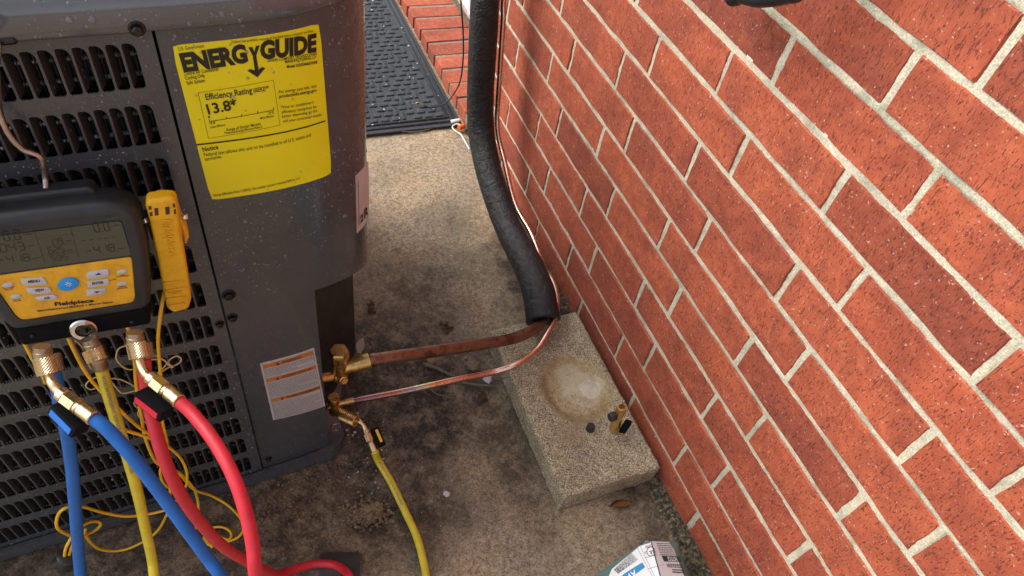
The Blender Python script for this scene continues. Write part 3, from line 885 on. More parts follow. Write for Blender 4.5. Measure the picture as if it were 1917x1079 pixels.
# ---- warning label on the service cover
WC = [H(487, 683), H(589, 653), H(610, 762), H(512, 789)]
def WF(u, v, n):        # u right, v down in 0..1
    p = WC[0].lerp(WC[1], u).lerp(WC[3].lerp(WC[2], u), v); return facew(p.x, p.y, n - .0028)
bm = bmesh.new(); gw = [[bm.verts.new(WF(i/10, k, .0006)) for k in (0, 1)] for i in range(11)]
for i in range(10): bm.faces.new((gw[i][0], gw[i][1], gw[i+1][1], gw[i+1][0]))
bmesh.ops.solidify(bm, geom=bm.faces[:], thickness=.0004)
wl = link('warning_label', new_me(bm), MT['white_paper'], unit)
bmk = bmesh.new(); bmg = bmesh.new()
def WT(u, v, n): return WF(u, -v, n)
rg = random.Random(3)
for (v0, v1, txt, vend) in ((.035, .092, 'WARNING', .24), (.262, .318, 'ADVERTENCIA', .60), (.612, .667, 'AVERTISSEMENT', .965)):
    bmo = bmesh.new()
    for i in range(6): put_poly(bmo, WT, [V((.045+.915*i/6, -v1)), V((.045+.915*(i+1)/6, -v1)), V((.045+.915*(i+1)/6, -v0)), V((.045+.915*i/6, -v0))], .0011)
    link('band', flat(bmo, 't'), MT['orange_ink'], wl)
    cx = .30 if txt == 'WARNING' else .24
    put_poly(bmk, WT, [V((cx-.03, -v1+.006)), V((cx+.03, -v1+.006)), V((cx, -v0-.004))], .0015)
    tw = len(txt)*.052
    put_text(bmk, WT, txt, (cx+.07, -v1+.012), (cx+.07+tw, -v1+.012), .034, .0015, .01)
    v = v1 + .022
    while v < vend - .008:
        u = .06; end = .93 if rg.random() < .8 else rg.uniform(.45, .8)
        while u < end:
            wd = rg.uniform(.012, .045)
            put_line(bmg, WT, (u, -v), (min(u+wd, .945), -v), .0062, .0011); u += wd + .011
        v += .0215
for a_, b_ in (((.045, .035), (.045, .97)), ((.96, .035), (.96, .97)), ((.045, .97), (.96, .97))):
    put_line(bmk, WT, (a_[0], -a_[1]), (b_[0], -b_[1]), .005, .0011, 6)
link('heading', flat(bmk, 't'), MT['ink'], wl); link('print', flat(bmg, 't'), MT['grey_ink'], wl)
# ---- pale label round the right corner
s0 = H(665, 340).x; s1 = s0 + .034      # its free edge stands off the curved corner
z_t, z_b = H(674, 318).y, H(677, 425).y
bm = bmesh.new(); gg = []
for i in range(9):
    s = s0 + (s1-s0)*i/8; lift = .0006 + .0042*(i/8)**1.2
    gg.append([bm.verts.new(facew(s, z, lift*(1 if 0 < k < 4 else .85))) for k, z in enumerate([z_b + (z_t-z_b)*q/4 for q in range(5)])])
for i in range(8):
    for k in range(4): bm.faces.new((gg[i][k], gg[i+1][k], gg[i+1][k+1], gg[i][k+1]))
bmesh.ops.solidify(bm, geom=bm.faces[:], thickness=-.0003)
sl = link('side_label', new_me(bm), MT['pink_paper'], unit)
bm = bmesh.new()
zz = z_b + (z_t-z_b)*.14
SF = lambda u, v, n: facew(u, v, n + .0006 + .0042*max(0, (u-s0)/(s1-s0))**1.2 + .0004)
put_text(bm, SF, '2', (s0+.007, zz), (s0+.014, zz), .013, .0006, .03); link('lettering', flat(bm, 't'), MT['ink'], sl); bm = bmesh.new(); put_text(bm, SF, 'R', (s0+.017, zz), (s0+.028, zz), .016, .0006, .03)
put_line(bm, SF, (s0+.004, z_b+.012), (s0+.004, z_t-.01), .0008, .0006)
link('lettering', flat(bm, 't'), MT['ink'], sl)

# ---- service valves
def hexcap(bm, c, r, h_, seg=6): lathe(bm, c-V((0, 0, h_)), c, [(0, r*.96), (.002, r), (h_-.003, r), (h_-.001, r*.93), (h_, r*.85)], hexa=seg)
pc = at(634, 656, 1, .700)
sv = bmesh.new(); lathe(sv, pc-V((0, 0, .085)), pc-V((0, 0, .02)), [(0, .010), (.004, .013), (.03, .0135), (.045, .0125), (.065, .0120)], 18)
arm_a = at(645, 688, 1, .700); arm_b = at(692, 675, 1, .7005)
dA = (arm_b-arm_a).normalized()
lathe(sv, arm_a-dA*.012, arm_b, [(0, .0115), (.022, .0118), (.03, .0138), (.05, .0140), ((arm_b-arm_a).length+.012, .0138)], 18)
stub = at(601, 708, 1, .695); st_e = at(640, 700, 1, .700)
lathe(sv, stub, st_e, [(0, .0085), (.02, .0085), (.021, .0105), (.04, .0105)], 14)
lathe(sv, at(640, 706, 1, .69), at(646, 716, 1, .675), [(0, .008), (.010, .008), (.011, .006), (.014, .006)], hexa=6)
valve = link('suction_valve', new_me(sv), MT['brass'], unit); autosmooth(valve)
bm = bmesh.new(); hexcap(bm, pc, .0165, .024); o = link('cap', new_me(bm), MT['brass'], valve); autosmooth(o, 30)
pc2 = at(624, 744, 1, .690)
bm = bmesh.new(); lathe(bm, pc2-V((0, 0, .052)), pc2-V((0, 0, .012)), [(0, .008), (.003, .0095), (.03, .0095), (.04, .008)], 16)
q1 = at(631, 757, 1, .690); q2 = at(662, 750, 1, .690)
lathe(bm, q1, q2, [(0, .0066), (.02, .0068), ((q2-q1).length, .0066)], 14)
st = at(610, 764, 1, .685); lathe(bm, st, pc2-V((0, 0, .03)), [(0, .004), (.012, .004), (.014, .006), (.02, .006)], 10)
fl = at(640, 776, 1, .668); d0 = (fl-(pc2-V((0, 0, .036)))).normalized()
lathe(bm, pc2-V((0, 0, .036)), fl, [(0, .0085), ((fl-(pc2-V((0, 0, .036)))).length*.6, .0085), ((fl-(pc2-V((0, 0, .036)))).length, .0070)], hexa=6)
v2 = link('liquid_valve', new_me(bm), MT['brass'], unit); autosmooth(v2)
bm = bmesh.new(); lathe(bm, pc2-V((0, 0, .018)), pc2, [(0, .0102), (.002, .0108), (.015, .0108), (.0175, .0100), (.018, .0092)], 22)
o = link('cap', new_me(bm), MT['brass'], v2); autosmooth(o, 30)
bm = bmesh.new(); ring_c = at(628, 800, 1, .660); tube(bm, [ring_c + V((.009*math.cos(a), .001*math.sin(3*a), .012*math.sin(a))) for a in [k*math.pi/5 for k in range(11)]], .0009, 6, 3)
link('wire_ring', new_me(bm), MT['steel'], v2, smooth=True)

# ---- raindrops on the cabinet
def drops():
    base = [(1, 0, 0), (.5, .87, 0), (-.5, .87, 0), (-1, 0, 0), (-.5, -.87, 0), (.5, -.87, 0)]
    vs = []; fs = []
    def drop(p, n, r, squash, sag=1.0):
        u = n.orthogonal().normalized()
        if abs(n.z) < .9: u = V((0, 0, 1)) - n*n.z; u.normalize()
        w = n.cross(u); k = len(vs)
        for rr, hh in ((1.0, -.08), (.9, .45), (.55, .84)):
            for i in range(8):
                x = i*math.pi/4; vs.append(p + (u*math.cos(x)*sag + w*math.sin(x))*r*rr + n*(r*squash*hh))
        vs.append(p + n*r*squash)
        for i in range(8):
            q = (i+1) % 8
            fs.append((k+i, k+q, k+8+q, k+8+i)); fs.append((k+8+i, k+8+q, k+16+q, k+16+i)); fs.append((k+16+i, k+16+q, k+24))
    rg = random.Random(11)
    def size(): return min(.0021, .00045 + rg.expovariate(1/.00034))
    for _ in range(2300):                                   # corner panel
        s, z = rg.uniform(.004, .26), rg.uniform(.40, .862)
        if mnoise.noise(V((s*14, z*9, 0))) < -.12: continue
        if z < zb(s)+.006: continue
        t = (s-LBC[0].x)/(LBC[1].x-LBC[0].x)
        inl = -.03 < t < 1.03 and LBC[3].y-.004 < z < LBC[0].y+.003
        if inl and rg.random() < .85: continue
        p = face(s, z, .0006 if inl else 0); n = V((*cpos(s)[1], 0)); drop(p, n, size()*(1.3 if rg.random() < .1 else .95), .55, 1.15)
    for _ in range(700):                                    # service cover
        s, z = rg.uniform(.004, SR-.003), rg.uniform(.05, .47)
        if mnoise.noise(V((s*20, z*12, 7))) < -.05: continue
        drop(face(s, z, -.0028), V((*cpos(s)[1], 0)), size()*.6, .5, 1.2)
    for _ in range(6500):                                   # grille bars
        x, z = rg.uniform(-.42, -.002), rg.uniform(.035, .866)
        fx = ((XR - x) % PX)/PX; fz = ((Z1 - z) % PZ)
        if x < XR+.002 and fz < SH+.001 and z < Z1: continue
        drop(V((x, 0, z)), V((0, -1, 0)), size()*.9, .55, 1.15)
    for _ in range(900):                                    # louvres
        r_, c_ = rg.randrange(NR), rg.randrange(30)
        p = V((XR-SW-c_*PX + .0026, .0030, zrow(r_)-SH*rg.uniform(.2, .9))); drop(p, V((.75, -.66, 0)), size()*.5, .5)
    for _ in range(1300):                                    # top cover
        s = rg.uniform(-.30, .26); k = rg.randrange(2, len(prof)-1); t = rg.random()
        p_, n_ = cpos(s)
        o0, z0 = prof[k]; o1, z1 = prof[k+1]; off = o0+(o1-o0)*t; z = z0+(z1-z0)*t
        q = p_ + n_*off; nn = V((n_.x*(z1-z0), n_.y*(z1-z0), (o0-o1))).normalized()
        big = rg.random() < .12
        drop(V((min(q.x, CA+.009), q.y, z)), nn, size()*(1.6 if big else .8), .42, 1.3)
    o = link('water_droplets', mesh_of(vs, fs), MT['water'], unit, local=True, smooth=True); tag(o, kind='stuff')
drops()

# ------------------------------------------------------------------ concrete block
bl0 = at(1055, 931, 2, .055); BX0, BX1 = -.2165, -.0135; BY0, BY1 = .4245, .812
def block():
    t = bpy.data.meshes.new('m')
    nx, ny, H_ = 40, 78, .054
    W_, L_ = BX1-BX0, BY1-BY0
    vs = {}; bm = bmesh.new()
    def hgt(x, y):
        e = H_ + mnoise.noise(V((x*40, y*40, 2)))*.0012 + mnoise.noise(V((x*150, y*150, 4)))*.0008
        d = math.hypot((x-BLOB[0])/.066, (y-BLOB[1])/.078)
        d += mnoise.noise(V((x*55, y*55, 9)))*.10
        if d < 1: e -= .0085*min(1, (1-d)*7) - .0095*max(0, 1-math.hypot((x-BLOB[0]-.014)/.055, (y-BLOB[1]+.004)/.058))**.7 + mnoise.noise(V((x*120, y*120, 6)))*.0012
        ex = min(x, W_-x); ey = min(y, L_-y); m = min(ex, ey)
        if m < .004: e -= (.004-m)*.7 + random.uniform(0, .0008)
        return e
    g = [[bm.verts.new((W_*i/nx + (random.uniform(-.0008, .0008) if i in (0, nx) else 0), L_*j/ny + (random.uniform(-.0008, .0008) if j in (0, ny) else 0), hgt(W_*i/nx, L_*j/ny))) for j in range(ny+1)] for i in range(nx+1)]
    for i in range(nx):
        for j in range(ny): bm.faces.new((g[i][j], g[i+1][j], g[i+1][j+1], g[i][j+1]))
    per = [g[i][0] for i in range(nx+1)] + [g[nx][j] for j in range(1, ny+1)] + [g[i][ny] for i in range(nx-1, -1, -1)] + [g[0][j] for j in range(ny-1, 0, -1)]
    prev = per
    for k in range(1, 7):
        z = H_*(1-k/6)*.93
        cur = [bm.verts.new((v.co.x + mnoise.noise(V((v.co.x*90, v.co.y*90, z*90)))*.0012, v.co.y + mnoise.noise(V((v.co.y*90, z*90, v.co.x*90)))*.0012, z)) for v in per]
        for i in range(len(per)):
            q = (i+1) % len(per); bm.faces.new((prev[i], cur[i], cur[q], prev[q]))
        prev = cur
    me = new_me(bm)
    o = bpy.data.objects.new('concrete_block', me); COL.objects.link(o); o.location = (BX0, BY0, .0); me.materials.append(block_material())
    me.polygons.foreach_set('use_smooth', [True]*len(me.polygons))
    o.rotation_euler = (0, 0, R(.3)); tag(o, 'tan concrete paver block with a round white and yellow stain, against the brick wall', 'concrete block')
block()

# ------------------------------------------------------------------ refrigerant lines
sl_ = empty('suction_line', (-.30, .75, 0), label='thick tarnished copper pipe with a sleeve of black foam, beside the brick wall', cat='pipe')
bm = bmesh.new()
pth = [at(688, 675.5, 1, .7005), at(740, 668, 2, .188), at(800, 660, 2, .165), at(900, 645, 2, .128), at(960, 634, 2, .107), at(995, 619, 2, .098), at(1014, 603, 2, .093), at(1020, 575, 2, .092)]
tube(bm, pth, .0114, 18, 8)
link('copper_pipe', new_me(bm), MT['old_copper'], sl_, smooth=True)
ins = [at(910, -60, 0, -.095), at(908, 0, 0, -.098), at(903, 100, 0, -.100), at(899, 190, 0, -.100), at(902, 255, 0, -.100), at(915, 320, 0, -.100), at(937, 389, 0, -.099), at(958, 439, 0, -.099), at(989, 498, 0, -.101), at(1008, 548, 0, -.107), at(1017, 601, 0, -.1165)]
ins = [V((ins[0].x, ins[0].y+.05, 1.05))] + ins
path = catmull(ins, 14)
bm = bmesh.new()
def insr(t):
    return .0312 + .0050*max(0, (t-.70)/.30) + mnoise.noise(V((t*14, 0, 0)))*.0008 + mnoise.noise(V((t*60, 3, 0)))*.0004
pa = tube(bm, ins, .0355, 28, 14, caps=False, rf=insr)
bm.verts.ensure_lookup_table()
for v in bm.verts:
    n = mnoise.noise(V((v.co.x*40, v.co.y*40, v.co.z*40)))
    v.co += V((n, mnoise.noise(v.co*55), 0))*.0006
# cut end: inner wall of the sleeve
end = pa[-1]; dr_ = (pa[-1]-pa[-3]).normalized(); u = dr_.orthogonal().normalized(); w_ = dr_.cross(u)
prev = bm.verts[-28:]
rings_ = [(.0, .0345), (.0008, .031), (.0, .022), (-.035, .0195)]
for d_, r_ in rings_:
    cur = []
    for v in prev:
        q = v.co-end; q = (q - dr_*q.dot(dr_)).normalized(); cur.append(bm.verts.new(end + dr_*d_ + q*r_))
    for i in range(28): bm.faces.new((prev[i], prev[(i+1) % 28], cur[(i+1) % 28], cur[i]))
    prev = cur
link('foam_sleeve', new_me(bm), MT['foam'], sl_, smooth=True)
ll_ = empty('liquid_line', at(660, 750, 1, .690), label='thin bright copper tube curving from the lower valve up along the brick wall', cat='pipe')
bm = bmesh.new()
pts = [at(640, 755, 1, .690), at(700, 743.5, 1, .690), at(750, 734, 1, .690), at(850, 712, 1, .692), at(920, 698, 1, .698), at(965, 683, 2, .086), at(1005, 655, 2, .090), at(1029, 617, 2, .098), at(1041, 588, 2, .104), at(1043, 558, 2, .108), at(1035, 528, 2, .108), at(1018, 499, 2, .106), at(995, 439, 2, .108), at(964, 382, 2, .120), at(944, 300, 0, -.058), at(931, 240, 0, -.056), at(935, 150, 0, -.056), at(942, 40, 0, -.056), at(948, -50, 0, -.056)]
pts.append(V((-.056, pts[-1].y+.03, 1.05)))
tube(bm, pts, .0061, 14, 10)
link('copper_tube', new_me(bm), MT['copper'], ll_, smooth=True)
bm = bmesh.new()
lo = [at(1372, -23, 0, -.055), at(1390, -11, 0, -.055), at(1420, -4, 0, -.055), at(1455, -7, 0, -.055), at(1482, -14, 0, -.055), at(1505, -31, 0, -.055)]
lo = [lo[0]+V((0, .03, .12))] + lo + [lo[-1]+V((0, -.03, .12))]
tube(bm, lo, .011, 16, 8)
o = link('black_conduit', new_me(bm), MT['black_rubber'], smooth=True); tag(o, 'bottom of a black conduit loop on the brick wall at the top edge', 'conduit')

# ------------------------------------------------------------------ digital manifold
GY = UW.to_3x3()
DO = at(128, 532, 1, .548); DY = R(-.6); DU = V((math.cos(DY), math.sin(DY), 0)); DIN = V((-math.sin(DY), math.cos(DY), 0))
TL = R(14); DV = V((0, 0, 1))*math.cos(TL) + DIN*math.sin(TL); DN = DU.cross(DV).normalized()
def DF(u, v, n): return DO + DU*u + DV*v + DN*n
def D(px, py, n=0.0):
    p = on_plane(px, py, DO + DN*n, DN); q = p - DO; return V((q.dot(DU), q.dot(DV)))
def sym(px_pts, n=0.0):
    r = [D(*p, n) for p in px_pts]; return r + [V((-p.x, p.y)) for p in r[::-1]]
man = empty('digital_manifold', DF(0, -.06, -.02), label='black and yellow digital gauge manifold hanging from the louvred grille', cat='gauge manifold')
out = sym([(140, 386), (195, 381), (228, 385), (250, 394), (264, 411), (276, 466), (281, 522), (283, 560), (279, 583)])
rec = sym([(140, 408), (203, 402), (222, 406), (232, 420), (246, 478), (254, 555), (251, 566), (243, 569)])
def polar(pts, M_=96, c=(0.0, 0.0)):
    res = []; n = len(pts)
    for k in range(M_):
        a = 2*math.pi*k/M_; d = V((math.cos(a), math.sin(a))); best = None
        for i in range(n):
            p, q = V(pts[i])-V(c), V(pts[(i+1) % n])-V(c); e = q-p; den = d.x*e.y - d.y*e.x
            if abs(den) < 1e-12: continue
            t = (p.x*e.y - p.y*e.x)/den; s = (p.x*d.y - p.y*d.x)/den
            if t > 0 and -1e-6 <= s <= 1+1e-6 and (best is None or t > best): best = t
        res.append(V(c) + d*best)
    return res
outr = polar(round_poly(out, .014, 5)); recr = polar(round_poly(rec, .004, 4))
bm = bmesh.new()
rings = [(inset_poly(outr, .004), -.040), (outr, -.034), (outr, -.012)]
BV = .0085
for k in range(1, 6):
    a = k/5*math.pi/2; ins_ = inset_poly(outr, BV*(1-math.cos(a))); rings.append((ins_, -.012+.012*math.sin(a)))
# front land leads to the recessed face
rings += [(recr, 0.0), ([p*.995 for p in recr], -.0028)]
vr = [[bm.verts.new(DF(p.x, p.y, n)) for p in r] for r, n in rings]
for i in range(len(vr)-1):
    for k in range(96): bm.faces.new((vr[i][k], vr[i][(k+1) % 96], vr[i+1][(k+1) % 96], vr[i+1][k]))
bm.faces.new(vr[0][::-1]); bm.faces.new(vr[-1])
body = link('housing', new_me(bm), MT['black_rubber'], man); autosmooth(body, 40)
# strap lug on top for the hook
bm = bmesh.new(); tp = D(92, 348, -.034); prism(bm, round_poly([V((-.042, tp.y-.012)), V((.045, tp.y-.012)), V((.040, tp.y)), V((-.037, tp.y))], .004), DF, -.040, -.022, .003)
link('hook_lug', new_me(bm), MT['black_rubber'], man)
bm = bmesh.new(); yel = round_poly(sym([(247, 481), (253.5, 556), (249, 566)], -.002), .0035, 4); prism(bm, yel, DF, -.004, -.0012, .0006, 2)
face_o = link('faceplate', new_me(bm), MT['yellow_plastic'], man)
bm = bmesh.new(); scr_p = round_poly(sym([(226, 414), (246, 477.5)], -.002), .003, 3); prism(bm, scr_p, DF, -.004, -.0018)
screen = link('screen', new_me(bm), MT['lcd'], man)
bm = bmesh.new()
FN = -.0016
def dl(a, b, w=.00035): put_line(bm, DF, D(*a), D(*b), w, FN)
def Z4(x, y): return (x/3.997, 370+y/3.997)
dl(Z4(250, 245), Z4(335, 500)); dl(Z4(517, 208), Z4(592, 465))
for a_, b_ in (((268, 262), (540, 228)), ((285, 310), (553, 280)), ((300, 378), (563, 350)), ((318, 440), (575, 415))): dl(Z4(*a_), Z4(*b_), .0002)
SEG = {'0': 'abcdef', '1': 'bc', '2': 'abged', '3': 'abgcd', '4': 'fgbc', '5': 'afgcd', '6': 'afgedc', '7': 'abc', '8': 'abcdefg', '9': 'abcdfg', '-': 'g'}
def seg_text(txt, p0, p1, hgt):
    a, b = D(*Z4(*p0)), D(*Z4(*p1)); d = (b-a); L = d.length; d.normalize(); up = V((-d.y, d.x)); n = sum(.45 if c == '.' else 1 for c in txt); wd = L/n; x = 0
    hm = hgt/3.997/1331*.70; t = hm*.11; g = wd*.70
    for c in txt:
        if c == '.':
            q = a + d*(x+wd*.1); put_line(bm, DF, q, q+d*t, t, FN); x += wd*.45; continue
        o = a + d*x + d*(wd*.12)
        P = {'a': ((0, 1), (1, 1)), 'b': ((1, 1), (1, .5)), 'c': ((1, .5), (1, 0)), 'd': ((0, 0), (1, 0)), 'e': ((0, .5), (0, 0)), 'f': ((0, 1), (0, .5)), 'g': ((0, .5), (1, .5))}
        for s_ in SEG[c]:
            (x0, y0), (x1, y1) = P[s_]; q0 = o + d*(g*x0) + up*(hm*y0); q1 = o + d*(g*x1) + up*(hm*y1); e = (q1-q0).normalized()*t*.45
            put_line(bm, DF, q0+e, q1-e, t, FN)
        x += wd
seg_text('0.0', (28, 335), (165, 318), 72); seg_text('043', (0, 420), (200, 398), 65); seg_text('-418', (-10, 503), (235, 478), 55)
seg_text('179', (370, 366), (480, 353), 48); seg_text('625', (362, 428), (490, 413), 48); seg_text('595', (385, 484), (515, 468), 42)
seg_text('0.0', (705, 268), (832, 252), 68); seg_text('-----', (605, 350), (885, 318), 40); seg_text('-418', (650, 435), (872, 405), 60)
for a_, b_ in (((178, 285), (235, 278)), ((205, 372), (250, 366)), ((240, 465), (300, 457)), ((845, 218), (890, 212)), ((880, 392), (935, 385)), ((490, 335), (530, 330)), ((500, 405), (545, 400))): dl(Z4(*a_), Z4(*b_), .0007)
link('digits', flat(bm, 't'), MT['lcd_ink'], screen)
# buttons
bmt = bmesh.new()
def button(pts, mat, ht=.0016, rad=.0012, name='button'):
    bm = bmesh.new(); q = [D(*Z4(*p), -.001) for p in pts]
    if sum(q[i].x*q[(i+1) % len(q)].y - q[(i+1) % len(q)].x*q[i].y for i in range(len(q))) < 0: q = q[::-1]
    prism(bm, round_poly(q, rad, 3), DF, -.0030, -.0012+ht, .0007, 2)
    o = link(name, new_me(bm), mat, face_o); autosmooth(o, 40); return o
def cap_text(o, txt, p0, p1, hpx, mat='ink', off=.02, n=.0007):
    bm = bmesh.new(); put_text(bm, DF, txt, D(*Z4(*p0), n), D(*Z4(*p1), n), hpx/3.997/1331*.70, n, off); return link('lettering', flat(bm, 't'), MT[mat], o)
BT = MT['button_grey']
button([(150, 607), (322, 596), (347, 615), (356, 647), (190, 657), (164, 640)], BT)
button([(194, 676), (362, 667), (385, 688), (386, 709), (236, 722), (212, 712)], BT)
button([(260, 742), (405, 721), (437, 748), (431, 758), (302, 769), (280, 765)], BT)
button([(645, 577), (664, 553), (812, 532), (817, 582), (800, 589), (660, 609), (648, 602)], BT)
button([(653, 630), (812, 602), (817, 640), (800, 652), (658, 670)], BT)
button([(646, 685), (800, 676), (785, 708), (770, 716), (655, 736), (647, 725)], BT)
def ell(cx, cy, rx, ry, n=20): return [(cx+rx*math.cos(2*math.pi*k/n), cy+ry*math.sin(2*math.pi*k/n) - .12*rx*math.cos(2*math.pi*k/n)) for k in range(n)]
for c_ in ((60, 655, 45, 17), (120, 741, 43, 17), (914, 556, 40, 15), (912, 644, 39, 15)): button(ell(*c_), BT, .0012, .0001)
bb = button(ell(512, 645, 80, 47, 32), MT['button_blue'], .0024, .0001)
bm = bmesh.new(); bc = D(*Z4(512, 648), .0014)
for k in range(24):
    a0, a1 = 2*math.pi*k/24, 2*math.pi*(k+1)/24
    put_poly(bm, DF, [bc + V((math.cos(a0), math.sin(a0)))*.0012, bc + V((math.cos(a0), math.sin(a0)))*.0016, bc + V((math.cos(a1), math.sin(a1)))*.0016, bc + V((math.cos(a1), math.sin(a1)))*.0012][::-1], .0015)
for k in range(8):
    a = 2*math.pi*k/8; e = V((math.cos(a), math.sin(a))); put_line(bm, DF, bc+e*.0020, bc+e*.0031, .0004, .0015)
put_line(bm, DF, bc, bc+V((0, .0017)), .0004, .0015)
link('sun_symbol', flat(bm, 't'), MT['white_print'], bb)
bm = bmesh.new(); N1 = .0007
def bt(txt, p0, p1, hpx, off=.03): put_text(bm, DF, txt, D(*Z4(*p0), N1), D(*Z4(*p1), N1), hpx/3.997/1331*.78, N1, off)
bt('MENU', (213, 642), (300, 633), 20); bt('VIEW', (262, 708), (333, 700), 20); bt('AIR', (330, 764), (378, 759), 18); bt('ENTER', (692, 655), (778, 644), 20)
put_poly(bm, DF, [D(*Z4(*p), N1) for p in ((712, 583), (760, 577), (735, 565))], N1); put_poly(bm, DF, [D(*Z4(*p), N1) for p in ((698, 706), (725, 716), (748, 701))], N1)
N1 = -.0008
bt('Fieldpiece', (412, 813), (703, 783), 28, .04); bt('SMAN', (280, 858), (357, 848), 14, .02); bt('Refrigerant Manifold + Micron Gauge', (365, 847), (845, 788), 15, .02)
link('lettering', flat(bm, 't'), MT['ink'], face_o)
bm = bmesh.new()
bt('WIRELESS', (20, 685), (108, 672), 9, .02); bt('ON / OFF', (37, 697), (100, 688), 9, .02); bt('ZERO', (100, 770), (150, 763), 9, .02); bt('VACUUM', (95, 783), (160, 774), 9, .02); bt('TEST', (900, 588), (940, 583), 9, .02); bt('TIGHTNESS', (872, 600), (965, 588), 9, .02)
bt('ZERO', (888, 676), (938, 668), 9, .02); bt('PRESSURE', (875, 690), (955, 678), 9, .02); bt('ALARM', (820, 624), (868, 617), 8, .02)
link('small_print', flat(bm, 't'), MT['red_print'], face_o)
bm = bmesh.new(); N1 = .0008; bt('HIGH', (785, 172), (882, 158), 18, .0); link('mark', flat(bm, 't'), MT['lcd'], body)
# metal block with the ports
bl = [D(10, 618), D(277, 583), D(281, 612), D(15, 652)]
bmn = bmesh.new(); yb0, yb1 = D(150, 600).y, D(150, 634).y
wR = D(279, 597).x
prism(bmn, round_poly([V((-wR, yb1)), V((wR, yb1)), V((wR, yb0)), V((-wR, yb0))], .004), DF, -.040, -.003, .003)
blk = link('manifold_block', new_me(bmn), MT['black_plastic'], man); autosmooth(blk, 40)
bm = bmesh.new(); sg = DF(*D(156, 619), -.003)
lathe(bm, sg-DN*.002, sg+DN, [(0, .0125), (.0045, .0125), (.006, .0112), (.006, .0075), (.0035, .0068)], 28)
sgo = link('sight_glass', new_me(bm), MT['chrome'], man); autosmooth(sgo, 30)
bm = bmesh.new(); lathe(bm, sg+DN*.0005, sg+DN, [(0, .0068), (.0025, .0066), (.0035, .004)], 20); link('glass', new_me(bm), MT['dark_glass'], sgo, smooth=True)
bm = bmesh.new()
for p_ in ((60, 633), (247, 607)):
    q = DF(*D(*p_), -.003); lathe(bm, q-DN*.002, q+DN, [(0, .0022), (.0028, .0022), (.0034, .0012)], 12)
link('rivet', new_me(bm), MT['screw'], man, smooth=True)
# steel hanging hook
bm = bmesh.new(); YH = .606
hk = [D(85, 352)]
hp = [DF(D(86, 356, -.031).x, D(86, 356, -.031).y, -.031), at(85, 335, 1, YH), at(82, 312, 1, YH), at(74, 294, 1, YH), at(60, 287, 1, YH), at(42, 280, 1, YH), at(24, 262, 1, YH), at(9, 238, 1, YH), at(0, 212, 1, YH), at(-4, 180, 1, YH-.004)]
hp += [at(-8, 130, 1, YH-.01), at(-20, 60, 1, YH-.012), V((-.86, .62, .925)), V((-.865, .66, .925))]
tube(bm, hp, .0026, 10, 6)
link('hook', new_me(bm), MT['steel'], man, smooth=True)

# ------------------------------------------------------------------ hoses and fittings
def knurl(bm, a, b, r):
    a, b = V(a), V(b); t = (b-a).normalized(); L = (b-a).length; u = t.orthogonal().normalized(); w = t.cross(u); n = 36; m = 12; rings = []
    prof_ = [(0, r*.80), (.0006, r*.93)]
    for d, rr in prof_: rings.append([a + t*d + (u*math.cos(2*math.pi*k/n)+w*math.sin(2*math.pi*k/n))*rr for k in range(n)])
    for i in range(m+1):
        d = .001 + (L-.002)*i/m
        rings.append([a + t*d + (u*math.cos(2*math.pi*k/n)+w*math.sin(2*math.pi*k/n))*(r*(1.0 if (k+i) % 2 else .925)) for k in range(n)])
    for d, rr in [(L-.0006, r*.93), (L, r*.80)]: rings.append([a + t*d + (u*math.cos(2*math.pi*k/n)+w*math.sin(2*math.pi*k/n))*rr for k in range(n)])
    vr = [[bm.verts.new(p) for p in ri] for ri in rings]
    for i in range(len(vr)-1):
        for k in range(n): bm.faces.new((vr[i][k], vr[i][(k+1) % n], vr[i+1][(k+1) % n], vr[i+1][k]))
    bm.faces.new(vr[0][::-1]); bm.faces.new(vr[-1])
def ball_valve(bm, a, b, r):
    L = (b-a).length
    lathe(bm, a, b, [(0, r*.80), (.001, r*.95), (L*.16, r*.95), (L*.18, r*.8)], 20)
    t = (b-a).normalized()
    lathe(bm, a+t*L*.17, b, [(0, r*.9), (.001, r*1.08), (L*.34, r*1.08), (L*.35, r*.9)], hexa=6)
    lathe(bm, a+t*L*.52, b, [(0, r*.92), (.001, r), (L*.08, r), (L*.09, r*.86), (L*.12, r*.86), (L*.13, r*1.0), (L*.46, r*1.0), (L*.48, r*.9)], 20)
def handle(parent, c, ax, ay, az, sx, sy, sz, insert=None, iofs=None):
    bm = bmesh.new(); box(bm, c, sx, sy, sz, (ax, ay, az), bev=.0025)
    o = link('handle', new_me(bm), MT['black_plastic'], parent); autosmooth(o, 50)
    if insert:
        bm = bmesh.new(); box(bm, c + iofs, sx*.80, sz*.52, .0012, (ax, az, ay), bev=.0003)
        link('insert', new_me(bm), MT[insert], o)
    return o
def frame_from(a, b):
    x = (b-a).normalized(); view = (CAM-(a+b)/2).normalized(); z = (view - x*view.dot(x)).normalized(); return x, z.cross(x), z

